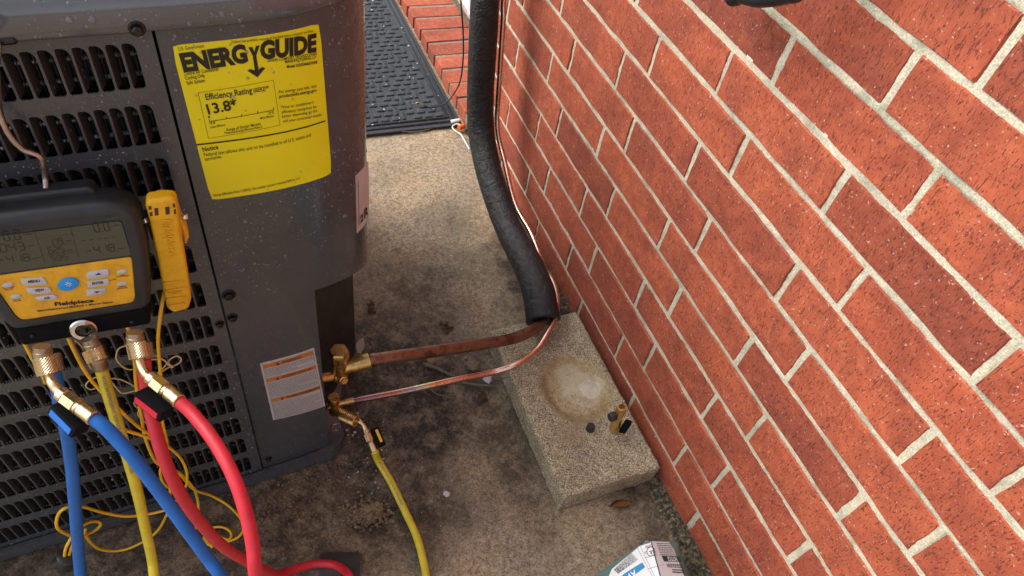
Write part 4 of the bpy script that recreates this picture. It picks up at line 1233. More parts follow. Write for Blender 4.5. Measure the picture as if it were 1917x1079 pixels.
def port_hose(name, label, port_px, nut0, nut1, elbow, v0, v1, hose, col, dist, handle_c=None, ins=None, rhose=.0062, nut_r=.0090, group='refrigerant hoses hanging from the manifold'):
    t = empty(name, atd(*nut1, dist), label=label, cat='hose', group=group)
    a, b = atd(*nut0, dist), atd(*nut1, dist)
    if port_px:
        bm = bmesh.new(); p = atd(*port_px, dist-.004); lathe(bm, p, a, [(0, .0075), ((a-p).length*.45, .0075), ((a-p).length*.5, .0082), ((a-p).length+.004, .0082)], 18)
        o = link('port', new_me(bm), MT['brass_port'], man); autosmooth(o)
    bm = bmesh.new(); knurl(bm, a, b, nut_r); link('knurled_nut', new_me(bm), MT['brass_bright'], t)
    if elbow:
        bm = bmesh.new(); e = [b-(b-a)*.1] + [atd(*q[:2], q[2]) for q in elbow] + [atd(*v0)]
        tube(bm, e, .0045, 14, 6); link('elbow', new_me(bm), MT['brass_bright'], t, smooth=True)
        bm = bmesh.new(); ball_valve(bm, atd(*v0), atd(*v1), .0072); o = link('ball_valve', new_me(bm), MT['brass_bright'], t); autosmooth(o, 30)
    bm = bmesh.new(); pts = [p if isinstance(p, V) else atd(*p) for p in hose]
    tube(bm, pts, rhose, 18, 12); o = link('hose', new_me(bm), MT[col], t, smooth=True)
    return t, o, catmull(pts, 12)
def turned(ay, az, a=R(38)):
    low = -ay if (RM.transposed() @ ay).y > 0 else ay
    return low*math.cos(a) + az*math.sin(a), az*math.cos(a) - low*math.sin(a)
def tail(a, b, to):        # the hose falls on in an arc to the ground and lies there
    a, b = atd(*a), atd(*b); d = (b-a).normalized(); e = V((to[0], to[1], .010)); f = V((b.x + d.x*.22, b.y + d.y*.22, .012))
    out_ = []
    for t in (.25, .5, .72, .9): out_.append((1-t)**3*b + 3*(1-t)**2*t*(b+d*.14) + 3*(1-t)*t*t*V((f.x, f.y, .03)) + t**3*(f+V((0, 0, 0))))
    w_ = (e-f); return out_ + [f + w_*.35, f + w_*.7 + V((.02, 0, 0)), e]
# blue hose with ball valve
tb, _, _ = port_hose('refrigerant_hose', 'blue hose with brass ball valve and black handle, sweeping right across the yellow hose', (78, 648), (80, 668), (90, 702), [(97, 716, .775), (106, 728, .772)], (112, 736, .770), (176, 784, .745),
    [(172, 781, .747), (200, 803, .745), (245, 852, .75), (290, 910, .765), (340, 978, .785), (385, 1040, .81), (425, 1095, .83), *tail((385, 1040, .81), (425, 1095, .83), (-.60, .12))], 'hose_blue', .785)
ax, ay, az = frame_from(atd(112, 762, .765), atd(160, 810, .75)); lowd, az = turned(ay, az)
handle(tb, atd(131, 781, .765)-az*.002, ax, lowd, az, .034, .017, .013, 'insert_blue', lowd*.0089)
# red hose with ball valve
tr, _, _ = port_hose('refrigerant_hose', 'red hose with brass ball valve and black handle, bowing out to the right', (252, 622), (254, 640), (261, 672), [(264, 685, .770), (272, 700, .766)], (280, 706, .762), (336, 752, .74),
    [(332, 749, .742), (362, 777, .735), (402, 828, .72), (436, 890, .71), (459, 955, .71), (473, 1020, .72), (480, 1090, .74), *tail((473, 1020, .72), (480, 1090, .74), (-.52, .10))], 'hose_red', .772)
ax, ay, az = frame_from(atd(275, 735, .765), atd(318, 768, .75)); lowd, az = turned(ay, az)
handle(tr, atd(288, 754, .757)-az*.002, ax, lowd, az, .036, .016, .013, 'insert_red', lowd*.0084)
# yellow hose from the middle port
ty, yh, ypath = port_hose('refrigerant_hose', 'yellow printed hose hanging straight down from the middle manifold port', (166, 634), (173, 652), (184, 676), None, None, None,
    [(183, 672, .835), (192, 700, .85), (205, 745, .87), (222, 800, .90), (240, 860, .94), (258, 925, .99), (272, 990, 1.05), (284, 1045, 1.10), (292, 1100, 1.13), V((-.87, .40, .04)), V((-.80, .30, .012)), V((-.6, .2, .012))], 'hose_yellow', .825, nut_r=.0105)
bm = bmesh.new(); lathe(bm, atd(182, 668, .832), atd(190, 695, .842), [(0, .0085), (.004, .0085), (.005, .0078), (.014, .0078), (.015, .007)], 18); link('ferrule', new_me(bm), MT['brass_port'], ty, smooth=True)
# plain blue and red hoses behind
def plain_hose(label, nut, hose, col, dist):
    t = empty('refrigerant_hose', atd(*nut[1], dist), label=label, cat='hose', group='refrigerant hoses hanging from the manifold')
    bm = bmesh.new(); knurl(bm, atd(*nut[0], dist), atd(*nut[1], dist), .0095); link('knurled_nut', new_me(bm), MT['brass_port'], t)
    bm = bmesh.new(); tube(bm, [p if isinstance(p, V) else atd(*p) for p in hose], .0068, 16, 10); link('hose', new_me(bm), MT[col], t, smooth=True)
plain_hose('plain blue hose hanging straight down at the left, behind the blue valve handle', ((94, 662), (100, 696)), [(99, 692, .845), (106, 720, .86), (114, 760, .88), (125, 810, .91), (134, 870, .95), (140, 940, 1.0), (145, 1010, 1.07), (149, 1060, 1.13), (152, 1105, 1.17), V((-.99, .45, .012)), V((-.90, .36, .012))], 'hose_blue', .83)
plain_hose('plain red hose running behind the red valve handle and curling back along the ground', ((266, 642), (270, 672)), [(270, 668, .82), (271, 700, .83), (278, 750, .84), (288, 795, .845), (304, 850, .85), (330, 910, .87), (368, 970, .92), (420, 1025, 1.0), (472, 1056, 1.10), (505, 1072, 1.20), (520, 1076, 1.255), (545, 1068, 1.282), (585, 1057, 1.296), (622, 1057, 1.288), (645, 1068, 1.27), (656, 1085, 1.25), V((-.60, .38, .012)), V((-.63, .30, .012))], 'hose_red', .805)
# yellow hose on the small valve
t = empty('charging_hose', at(690, 830, 2, .08), label='yellow hose with brass fitting screwed to the small valve, running down the slab', cat='hose')
fa = fl; fb = at(668, 789, 1, .640)
bm = bmesh.new(); Lk = (fb-fa).length; knurl(bm, fa, fb, .0105); link('knurled_nut', new_me(bm), MT['brass'], t)
ep = [fb, at(674, 790, 1, .634), at(681, 797, 1, .628), at(685, 806, 1, .620)]
bm = bmesh.new(); tube(bm, ep, .0042, 12, 6); link('elbow', new_me(bm), MT['brass_bright'], t, smooth=True)
va, vb = ep[-1], at(702, 846, 1, .580)
bm = bmesh.new(); ball_valve(bm, va, vb, .0066); o = link('ball_valve', new_me(bm), MT['brass_bright'], t); autosmooth(o, 30)
ax, ay, az = frame_from(va, vb)
sgn = 1 if (RM.transposed() @ ay).x > 0 else -1
hc = (va+vb)/2 + ay*sgn*.0145; bm = bmesh.new(); box(bm, hc, .034, .015, .015, (ax, ay, az), bev=.003); ho = link('handle', new_me(bm), MT['black_plastic'], t); autosmooth(ho, 50)
bm = bmesh.new(); box(bm, hc+az*.0080 + ay*sgn*.002, .024, .0048, .0012, (ax, ay, az), bev=.0003); link('insert', new_me(bm), MT['insert_yellow'], ho)
hp = [vb-(vb-va)*.08, at(708, 862, 2, .052), at(733, 905, 2, .030), at(757, 955, 2, .016), at(778, 1000, 2, .012), at(790, 1040, 2, .012), at(799, 1090, 2, .012), V((-.50, .28, .012)), V((-.56, .18, .012))]
bm = bmesh.new(); tube(bm, hp, .0066, 18, 12); yh2 = link('hose', new_me(bm), MT['hose_yellow'], t, smooth=True)
def hose_print(path, parent, r, txt, start, cap, flip=1):
    bm = bmesh.new(); vs, fs = glyphs(txt, .01); k = cap/CAPH
    acc = [0.0]
    for a, b in zip(path, path[1:]): acc.append(acc[-1]+(b-a).length)
    nv = []
    for v in vs:
        s = start + v.x*k; i = 0
        while i < len(acc)-2 and acc[i+1] < s: i += 1
        p = path[i].lerp(path[i+1], min(1, (s-acc[i])/(acc[i+1]-acc[i]))); tt = (path[i+1]-path[i]).normalized()
        vw = (CAM-p).normalized(); nn = (vw - tt*vw.dot(tt)).normalized(); sd_ = nn.cross(tt)
        ang = (v.y*k - cap*.5)/r*flip
        nv.append(bm.verts.new(p + nn*math.cos(ang)*(r+.0003) + sd_*math.sin(ang)*(r+.0003)))
    for f in fs:
        try: bm.faces.new([nv[i] for i in f])
        except ValueError: pass
    link('print', flat(bm, 't'), MT['grey_ink'], parent)
hose_print(ypath, yh, .0068, 'HOSES 3/8 REFRIGERANT  LOW LOSS  HOSES  REFRIGERANT  LOW LOSS', .02, .0032)
hose_print(catmull(hp, 12), yh2, .0066, 'REFRIGERANT LOW LOSS HOSES REFRIGERANT', .05, .0030)

# ------------------------------------------------------------------ clamp thermocouple
KO = at(318, 472, 1, .566); kt = R(6); KV = V((0, 0, 1))*math.cos(kt) + DIN*math.sin(kt); KN = DU.cross(KV)
def KF(u, v, n): return KO + DU*u + KV*v + KN*n
def K(px, py, n=0.0): p = on_plane(px, py, KO+KN*n, KN)-KO; return V((p.dot(DU), p.dot(KV)))
cl = empty('clamp_probe', KF(0, -.05, 0), label='yellow clamp-on pipe temperature probe standing against the grille right of the manifold', cat='temperature probe')
op = [(272, 387), (277, 376), (322, 371), (332, 378), (334, 395), (338, 430), (350, 500), (359, 562), (354, 580), (326, 588), (313, 580), (306, 552), (296, 492), (281, 420)]
q = [K(*p) for p in op][::-1]
bm = bmesh.new(); prism(bm, round_poly(q, .004, 4), KF, -.014, 0, .004, 4)
kb = link('body', new_me(bm), MT['clamp_yellow'], cl); autosmooth(kb, 40)
q2 = [K(*p) for p in [(282, 392), (300, 384), (330, 386), (342, 425), (352, 445), (356, 460), (349, 475), (340, 450)]][::-1]
bm = bmesh.new(); prism(bm, round_poly(q2, .003, 3), KF, -.026, -.013, .002, 2); link('rear_jaw', new_me(bm), MT['clamp_yellow'], cl)
for p_ in ((272, 425), (347, 418)):
    bm = bmesh.new(); c_ = KF(*K(*p_), -.010); lathe(bm, c_-DU*.003, c_+DU, [(0, .003), (.006, .003)], 12); link('pivot_pin', new_me(bm), MT['chrome'], cl, smooth=True)
bm = bmesh.new()
def kq(pts): put_poly(bm, KF, [K(*p, .0004) for p in pts], .0004)
for (x0, y0, x1, y1) in ((290, 389, 297, 404), (310, 387, 318, 402), (279, 386, 284, 393), (281, 397, 286, 405), (324, 381, 328, 389), (326, 392, 330, 401)):
    bq = [K(x0, y1, 0), K(x1, y1-1, 0), K(x1-1, y0, 0), K(x0-1, y0+1, 0)]
    prism(bm, bq, KF, -.002, .0003)
link('vent_slot_shade', new_me(bm), MT['dark_leaf_slot_shade'], kb)  # solid dark pieces standing in for the shade inside the slot holes
bm = bmesh.new(); vs_, fs_ = glyphs('Fieldpiece', .02)
for tx_, ka, kb_, hh_ in (('Fieldpiece', (302, 412), (317, 480), .0080), ('TC24', (317, 553), (341, 548), .0040)):
    bm = bmesh.new(); put_text(bm, KF, tx_, K(*ka), K(*kb_), hh_, .0003, .02)
    ret = bmesh.ops.extrude_face_region(bm, geom=bm.faces[:])
    for e in ret['geom']:
        if isinstance(e, bmesh.types.BMVert): e.co += KN*.0009
    link('embossed_lettering', new_me(bm), MT['clamp_yellow'], kb)
for a_, b_ in (((304, 531), (345, 525)), ((309, 545), (349, 538)), ((311, 560), (349, 555)), ((315, 572), (347, 568))):
    bm = bmesh.new(); tube(bm, [KF(*K(*a_), .0004), KF(*K((a_[0]+b_[0])/2, (a_[1]+b_[1])/2), .0008), KF(*K(*b_), .0004)], .0011, 8, 3); link('grip_ridge', new_me(bm), MT['clamp_yellow'], kb, smooth=True)
# thin cables
def drape(px, py, off=.012, z0=.0035):
    d = UIR @ ray(px, py); o = UI @ CAM; t = (-off-o.y)/d.y; p = UW @ (o + d*t)
    return p if p.z > z0 + .0 else at(px, py, 2, z0)
def z3(x, y): return (x/2.35, 620+y/2.35)
def cable_mesh(pts, r=.0021, mat='cable_yellow', name='cable', parent=None):
    bm = bmesh.new(); tube(bm, pts, r, 10, 8); return link(name, new_me(bm), MT[mat], parent, smooth=True)
ca = [KF(*K(308, 560), -.010)] + [drape(*p, o) for *p, o in ((303, 572, .05), (299, 600, .05), (296, 640, .04))] + [drape(*z3(x, y), o) for x, y, o in ((705, 180, .035), (708, 280, .03), (715, 400, .03), (733, 480, .03), (740, 560, .028), (748, 640, .028), (748, 700, .03), (752, 745, .03), (770, 762, .04))]
cable_mesh(ca, parent=cl)
CG = 'thin yellow sensor cables tangled in front of the grille'
cb = [drape(*z3(x, y), o) for x, y, o in ((560, -20, .03), (582, 40, .035), (592, 130, .035), (600, 250, .035), (622, 380, .035), (642, 480, .035), (685, 575, .03), (735, 600, .025), (790, 625, .02), (850, 690, .02), (872, 760, .02), (866, 840, .02), (850, 900, .02), (835, 935, .02), (858, 945, .02))]
tag(cable_mesh(cb, name='sensor_cable'), 'thin yellow cable dropping from the right manifold port behind the red hose', 'cable', CG)
cc = [drape(*z3(x, y), o) for x, y, o in ((300, 30, .03), (318, 70, .035), (370, 170, .04), (430, 250, .04), (520, 340, .05), (600, 415, .045), (660, 455, .04), (740, 510, .035), (795, 560, .03), (822, 625, .03), (812, 690, .03), (745, 690, .02), (710, 650, .02), (712, 600, .02), (780, 620, .02), (850, 695, .02), (930, 725, .015), (1000, 765, .015), (1055, 820, .015), (1072, 865, .01), (1050, 905, .01), (1005, 925, .01), (965, 935, .01), (915, 940, .01), (897, 910, .01), (925, 870, .01), (970, 862, .01), (1005, 875, .01), (1018, 900, .01), (1000, 918, .01), (960, 900, .01), (912, 885, .01), (905, 920, .01), (935, 952, .01))]
tag(cable_mesh(cc, name='sensor_cable'), 'thin yellow cable crossing the yellow hose, ending in a small coil on the ground', 'cable', CG)
cdp = [drape(*z3(x, y), o) for x, y, o in ((455, 395, .05), (490, 420, .06), (560, 440, .06), (650, 468, .06), (690, 492, .05), (735, 560, .04))]
tag(cable_mesh(cdp, name='sensor_cable'), 'short thin yellow cable showing between the blue valve and the red hose', 'cable', CG)
ce = [drape(*z3(x, y), o) for x, y, o in ((775, 745, .05), (740, 782, .06), (650, 806, .06), (550, 815, .06), (450, 798, .06), (370, 775, .07), (300, 774, .10), (258, 805, .10), (250, 860, .10), (285, 890, .09), (340, 906, .08), (405, 885, .06), (442, 855, .06), (425, 838, .06), (375, 850, .07), (322, 900, .09), (290, 955, .10), (283, 1000, .10))]
lp = empty('plugged_cable', drape(295, 1040, .10), label='thin yellow cable looping round the blue hose and ending in a black rubber plug', cat='cable', group=CG)
cable_mesh(ce, parent=lp)
ce2 = [drape(*z3(x, y), o) for x, y, o in ((300, 1000, .10), (312, 960, .10), (326, 930, .10), (331, 950, .10), (322, 1000, .10))]
cable_mesh(ce2, parent=lp)
ce3 = [drape(*z3(x, y), o) for x, y, o in ((376, 872, .06), (380, 905, .055), (430, 955, .05), (500, 968, .05), (570, 955, .05), (650, 915, .05), (700, 870, .05), (738, 800, .06))]
cable_mesh(ce3, parent=lp)
bm = bmesh.new(); pa_, pb_ = drape(*z3(302, 985), .10), drape(*z3(285, 1075), .10, .02)
lathe(bm, pa_, pb_, [(0, .0125), (.002, .0145), (.006, .0145), (.008, .0130), (.03, .0120), (.034, .009)], 20)
link('plug', new_me(bm), MT['black_rubber'], lp, smooth=True)
cf = [drape(*z3(x, y), o) for x, y, o in ((100, 40, .04), (120, 78, .04), (150, 135, .04), (180, 175, .035), (200, 230, .03))]
tag(cable_mesh(cf, name='sensor_cable'), 'thin yellow cable at the far left running behind the left knurled nut', 'cable', CG)
def z5(x, y): return (40+x/4.691, 600+y/4.691)
w1 = [drape(*z5(x, y), .03) for x, y in ((985, 430), (935, 430), (870, 390), (832, 330), (850, 255), (910, 225), (960, 228), (1060, 290), (1140, 298), (1230, 335), (1330, 410), (1300, 400), (1240, 345), (1150, 345), (1120, 360), (1130, 420))]
w2 = [drape(*z5(x, y), .028) for x, y in ((1190, 470), (1250, 415), (1310, 340), (1370, 315), (1405, 345), (1370, 385), (1290, 415), (1235, 450), (1150, 500), (1050, 600), (990, 620), (890, 640), (840, 600), (790, 540), (740, 505), (680, 495), (610, 520), (565, 570), (600, 605), (650, 600))]
w3 = [drape(*z5(x, y), .028) for x, y in ((760, 510), (850, 515), (930, 545), (1000, 590), (1030, 650), (990, 710), (1000, 750), (1030, 780), (1025, 830), (1060, 870), (1120, 930))]
w4 = [drape(*z5(x, y), .03) for x, y in ((470, 175), (520, 220), (560, 290), (580, 370), (620, 430), (690, 470))]
tw_ = empty('twist_wire', w1[0], label='very thin pale wire in loose loops around the manifold fittings', cat='wire')
for wpts in (w1, w2, w3, w4): cable_mesh(wpts, .0009, 'pale_wire', 'wire', tw_)

# ------------------------------------------------------------------ things on and around the block
b0 = at(1149, 805, 2, .055)
tool = empty('valve_core_tool', b0, label='small brass valve core tool with black side cap and knob standing on the block', cat='valve tool')
HT = .084
bm = bmesh.new(); tilt = V((-.006, .002, HT)).normalized()
lathe(bm, b0, b0+tilt, [(0, .0082), (.002, .0096), (.012, .0096), (.015, .0086), (.020, .0086), (.022, .0096), (.030, .0094), (.033, .0078), (.050, .0080)], 20)
lathe(bm, b0+tilt*.046, b0+tilt*HT, [(0, .0102), (.018, .0102), (.019, .0095)], hexa=6)
lathe(bm, b0+tilt*.064, b0+tilt*.1, [(0, .0095), (.018, .0098), (.020, .0090), (.020, .0062), (.006, .0060)], 20)
tl_ = link('body', new_me(bm), MT['tool_brass'], tool); autosmooth(tl_, 30)
top = b0+tilt*.086; bm = bmesh.new(); lathe(bm, top-tilt*.01, top+tilt*.05, [(0, .0016), (.018, .0016), (.019, .0024), (.022, .0024), (.023, .0014), (.030, .0014)], 10); link('core', new_me(bm), MT['steel'], tool, smooth=True)
bm = bmesh.new(); sa = b0+tilt*.060; sx_ = V((-1, -.15, 0)).normalized()
lathe(bm, sa+sx_*.006, sa+sx_*.03, [(0, .006), (.006, .006)], 12)
lathe(bm, sa+sx_*.010, sa+sx_*.03, [(0, .0078), (.001, .0086), (.011, .0086), (.0125, .0076)], 18); o = link('side_cap', new_me(bm), MT['black_rubber'], tool); autosmooth(o, 40)
bm = bmesh.new(); kc = b0 + tilt*.032 + V((.011, -.015, 0)); box(bm, kc, .013, .011, .032, (V((.8, -.6, 0)), V((.6, .8, 0)), (tilt+V((.25, 0, 0))).normalized()), bev=.003); o = link('knob', new_me(bm), MT['black_plastic'], tool); autosmooth(o, 50)
bm = bmesh.new(); c0 = at(1104, 804, 2, .055); lathe(bm, c0, c0+V((0, 0, .02)), [(0, .0078), (.001, .0085), (.012, .0080), (.0145, .0066)], 20)
o = link('rubber_stopper', new_me(bm), MT['black_rubber']); autosmooth(o, 40); tag(o, 'small loose black rubber cap lying on the concrete block', 'cap')

# ------------------------------------------------------------------ jug at the lower edge
E0 = at(1213, 1008, 2, .118); E1 = at(1098, 1088, 2, .022); E2 = at(1268, 1012, 2, .080)
Dj = at(1241, 1079, 2, .118)-at(1219, 1013, 2, .118); Dj.normalize()
jug = empty('plastic_jug', (E0.x, E0.y-.1, 0), label='grey green plastic jug with white printed label lying at the bottom edge by the wall', cat='jug')
E2b = V((E2.x+.016, E2.y-.005, .035)); 
prof3 = [V((E1.x+.006, E1.y, .002)), E1, E0.lerp(E1, .5)+V((0, 0, .006)), E0, E2, E2b, V((E2b.x-.004, E2b.y, .002))]
cen = sum(prof3, V())/len(prof3)
bm = bmesh.new(); rings = []
for d_, k_ in ((.006, .80), (.0, .93), (.006, .985), (.016, 1.0), (.30, 1.0), (.31, .95)):
    rings.append([bm.verts.new(cen + (p-cen)*k_ + Dj*d_*(1 if d_ > .01 or k_ > .9 else 1)) for p in prof3])
for i in range(len(rings)-1):
    for k in range(len(prof3)):
        q_ = (k+1) % len(prof3); bm.faces.new((rings[i][k], rings[i][q_], rings[i+1][q_], rings[i+1][k]))
bm.faces.new(rings[0][::-1]); bm.faces.new(rings[-1])
long_e = [e for e in bm.edges if abs((e.verts[0].co-e.verts[1].co).normalized().dot(Dj)) > .9 and e.calc_length() > .1]
bmesh.ops.bevel(bm, geom=long_e, offset=.012, segments=4, affect='EDGES', profile=.5)
jb = link('body', new_me(bm), MT['tank'], jug); autosmooth(jb, 30)
def facet(a, b):
    e = (b-a); n = Dj.cross(e).normalized()
    if n.z < 0: n = -n
    return a, n
def jframe(a, b):
    o_, n = facet(a, b); u = Dj*-1; u = n.cross(Dj).normalized(); v = n.cross(u).normalized()
    fr = lambda x, y, k: o_ + u*x + v*y + n*k
    hit = lambda px, py: (lambda p: V((p.dot(u), p.dot(v))))(on_plane(px, py, o_, n)-o_)
    return fr, hit
Lfr, LH = jframe(E0, E0.lerp(E1, .5)+V((0, 0, .006))); Rfr, RH = jframe(E0, E2)
def z8(x, y): return (1080+x/6.785, 920+y/6.785)
def jp(fr, hit, pts, n, bm): put_poly(bm, fr, [hit(*z8(*p)) for p in pts], n)
bm = bmesh.new(); 
jp(Lfr, LH, [(1100, 1250), (455, 1250), (412, 1070), (448, 990), (752, 740), (880, 630), (940, 640)], .0012, bm); jp(Rfr, RH, [(944, 640), (1165, 648), (1230, 750), (1420, 1250), (1105, 1250)], .0012, bm)
bmesh.ops.recalc_face_normals(bm, faces=bm.faces[:])
jl = link('label', new_me(bm), MT['jug_label'], jug)
bk_ = bmesh.new(); bgn = bmesh.new(); bbl = bmesh.new(); bwh = bmesh.new()
jp(Rfr, RH, [(1065, 822), (1292, 832), (1320, 902), (1095, 895)], .0018, bgn)
def jt(bm, fr, hit, txt, p0, p1, hp_, n=.0018, off=.01): put_text(bm, fr, txt, hit(*z8(*p0)), hit(*z8(*p1)), hp_/6.785*.00105, n, off)
jt(bwh, Rfr, RH, 'NOTICE', (1252, 845), (1132, 838), 42, .0022, .02)
jt(bk_, Lfr, LH, 'LISTED', (945, 678), (872, 702), 22); jt(bk_, Lfr, LH, 'US', (890, 762), (862, 772), 22)
jp(Lfr, LH, [(575, 1079), (612, 1045), (835, 905), (872, 968), (700, 1090), (640, 1130)], .0018, bbl)
jt(bwh, Lfr, LH, 'AV', (742, 1000), (640, 1062), 62, .0024, .02)
cU = LH(*z8(946, 768)); 
for k in range(24):
    a0, a1 = 2*math.pi*k/24, 2*math.pi*(k+1)/24
    put_poly(bk_, Lfr, [cU + V((math.cos(a), math.sin(a)))*r_ for a, r_ in ((a0, .0066), (a0, .0076), (a1, .0076), (a1, .0066))], .0018)
jt(bk_, Lfr, LH, 'UL', (978, 752), (922, 765), 34, .0018, .03)
rg = random.Random(9)
def jlines(fr, hit, a0, a1, b0_, b1_, rows, w):
    for i in range(rows):
        f_ = i/max(1, rows-1); a = V(a0).lerp(V(b0_), f_); b = V(a1).lerp(V(b1_), f_); t = 0
        while t < 1:
            d = rg.uniform(.03, .12)
            put_line(bk_, fr, hit(*z8(*a.lerp(b, t))), hit(*z8(*a.lerp(b, min(1, t+d)))), w, .0018); t += d+.025
jlines(Lfr, LH, (478, 1000), (705, 790), (530, 1045), (775, 868), 8, .0009); jlines(Lfr, LH, (800, 670), (935, 622), (815, 690), (940, 650), 4, .0010)
jlines(Rfr, RH, (1000, 668), (1180, 672), (1050, 810), (1250, 815), 7, .0012); jlines(Rfr, RH, (1130, 930), (1330, 940), (1140, 965), (1345, 975), 3, .0012)
jlines(Rfr, RH, (1200, 1000), (1350, 1010), (1205, 1030), (1360, 1040), 2, .0020)
for a_, b_ in (((750, 680), (985, 1120)), ((790, 660), (1010, 1120)), ((870, 850), (1000, 812)), ((900, 990), (1120, 930))): put_line(bk_, Lfr, LH(*z8(*a_)), LH(*z8(*b_)), .0005, .0017)
link('panel', flat(bgn, 't'), MT['green_ink'], jl); link('panel', flat(bbl, 't'), MT['blue_ink'], jl); link('white_lettering', flat(bwh, 't'), MT['white_print'], jl); link('lettering', flat(bk_, 't'), MT['ink'], jl)

# ------------------------------------------------------------------ wires by the mat
cw = empty('control_wire', at(830, 197, 2, .02), label='black insulated wire with a bare copper end hanging down onto the door mat', cat='wire')
wp = [at(866, -60, 1, 1.45), at(863, 0, 1, 1.45), at(867, 60, 1, 1.46), at(867, 110, 1, 1.48), at(862, 150, 1, 1.50), at(852, 172, 2, .055), at(838, 190, 2, .028), at(820, 200, 2, .018), at(803, 201, 2, .016), at(792, 196, 2, .02)]
cable_mesh(wp, .0020, 'black_rubber', 'insulation', cw); cable_mesh([wp[-1], at(783, 192, 2, .022), at(778, 194, 2, .018), at(770, 194, 2, .017)], .0011, 'copper', 'bare_end', cw)
def z5m(x, y): return (640+x/2.57, y/2.57)
ww = empty('low_voltage_splice', at(*z5m(560, 610), 2, .01), label='white wire loop with an orange wire nut and white sleeve beside the mat corner', cat='wire')
cable_mesh([at(*z5m(x, y), 2, z) for x, y, z in ((580, 605, .014), (550, 598, .012), (532, 612, .01), (545, 630, .008), (572, 648, .008), (585, 668, .008), (600, 695, .008), (615, 720, .006))], .0022, 'white_plastic', 'wire', ww)
bm = bmesh.new(); lathe(bm, at(*z5m(562, 618), 2, .012), at(*z5m(598, 600), 2, .014), [(0, .0075), (.006, .0080), (.020, .0062), (.023, .004)], 12); link('wire_nut', new_me(bm), MT['orange_plastic'], ww)
bm = bmesh.new(); lathe(bm, at(*z5m(525, 588), 2, .010), at(*z5m(571, 579), 2, .012), [(0, .0058), (.024, .0060), (.027, .005)], 12); link('sleeve', new_me(bm), MT['white_plastic'], ww, smooth=True)

# ------------------------------------------------------------------ litter and dirt
def soil_strip():
    bm = bmesh.new(); ny, nx = 260, 12; g = []
    for j in range(ny+1):
        y = -.7 + (1.55+.7)*j/ny; wd = .020 + .010*mnoise.noise(V((y*9, 0, 0))) + .006*mnoise.noise(V((y*40, 2, 0)))
        if y < .43: wd += .012 + .010*max(0, min(1, (.43-y)/.3))
        if y > .83: wd += .016
        g.append([bm.verts.new((.0035 - wd*i/nx, y, max(-.006, (.0075*(1-(i/nx)**2) - .0035*(i/nx)**4) + mnoise.noise(V((i*.7, y*90, 0)))*.0042*(1-i/nx*.6) - (.006 if i == nx else .0005)))) for i in range(nx+1)])
    for j in range(ny):
        for i in range(nx): bm.faces.new((g[j][i], g[j+1][i], g[j+1][i+1], g[j][i+1]))
    o = link('soil', new_me(bm), MT['soil'], smooth=True); tag(o, kind='stuff')
soil_strip()
def pebble(vs, fs, p, r, rg, flat_=.6):
    k = len(vs); t = (1+5**.5)/2
    base = [(-1, t, 0), (1, t, 0), (-1, -t, 0), (1, -t, 0), (0, -1, t), (0, 1, t), (0, -1, -t), (0, 1, -t), (t, 0, -1), (t, 0, 1), (-t, 0, -1), (-t, 0, 1)]
    fc = [(0,11,5),(0,5,1),(0,1,7),(0,7,10),(0,10,11),(1,5,9),(5,11,4),(11,10,2),(10,7,6),(7,1,8),(3,9,4),(3,4,2),(3,2,6),(3,6,8),(3,8,9),(4,9,5),(2,4,11),(6,2,10),(8,6,7),(9,8,1)]
    a = rg.uniform(0, 6.28); sx, sy = rg.uniform(.7, 1.25), rg.uniform(.6, 1.0)
    for b in base:
        q = V(b).normalized()*rg.uniform(.8, 1.15); x, y = q.x*sx*r, q.y*sy*r
        vs.append(p + V((x*math.cos(a)-y*math.sin(a), x*math.sin(a)+y*math.cos(a), q.z*r*flat_)))
    fs += [tuple(i+k for i in f) for f in fc]
def scatter(name, mat, spots, seed, flat_=.6):
    rg = random.Random(seed); vs, fs = [], []
    for (px, py, sx, sy, n, r0, r1) in spots:
        for _ in range(n):
            x, y = rg.gauss(px, sx), rg.gauss(py, sy); r = rg.uniform(r0, r1)**1.0
            pebble(vs, fs, at(x, y, 2, 0)+V((0, 0, r*flat_*.4 - .002)), r, rg, flat_)
    o = link(name, mesh_of(vs, fs), MT[mat]); tag(o, kind='stuff')
scatter('gravel', 'gravel', [(600, 890, 60, 20, 160, .0012, .0040), (520, 945, 60, 22, 110, .0012, .0045), (690, 960, 24, 15, 170, .0015, .0045), (860, 690, 60, 30, 120, .001, .0032), (760, 780, 80, 60, 150, .0008, .0022), (400, 990, 90, 30, 90, .001, .0032), (1240, 960, 20, 40, 60, .001, .003), (980, 1010, 90, 40, 60, .0008, .002), (800, 500, 60, 120, 120, .0007, .0018)], 21)
scatter('paint_chips', 'chip', [(680, 850, 24, 32, 34, .0006, .0022), (655, 800, 15, 15, 8, .0015, .0038), (720, 890, 60, 40, 22, .0006, .0018), (900, 800, 150, 120, 26, .0005, .0014), (780, 300, 50, 60, 30, .0006, .0014)], 5, .45)
scatter('rubble', 'stone', [(688, 958, 20, 11, 120, .0016, .0050), (700, 950, 9, 6, 7, .005, .0085), (650, 968, 10, 8, 30, .0012, .0035)], 8)
scatter('dark_rubble', 'gravel', [(686, 960, 18, 11, 110, .0016, .0048)], 18)
vs_m, fs_m = [], []; rg = random.Random(77)
for _ in range(70):
    p = V((rg.uniform(-.34, -.05), rg.uniform(1.57, 2.25), .0125)); pebble(vs_m, fs_m, p, rg.choice([.0012, .0016, .002, .0035]), rg, .5)
o = link('mat_grit', mesh_of(vs_m, fs_m), MT['chip']); tag(o, kind='stuff')
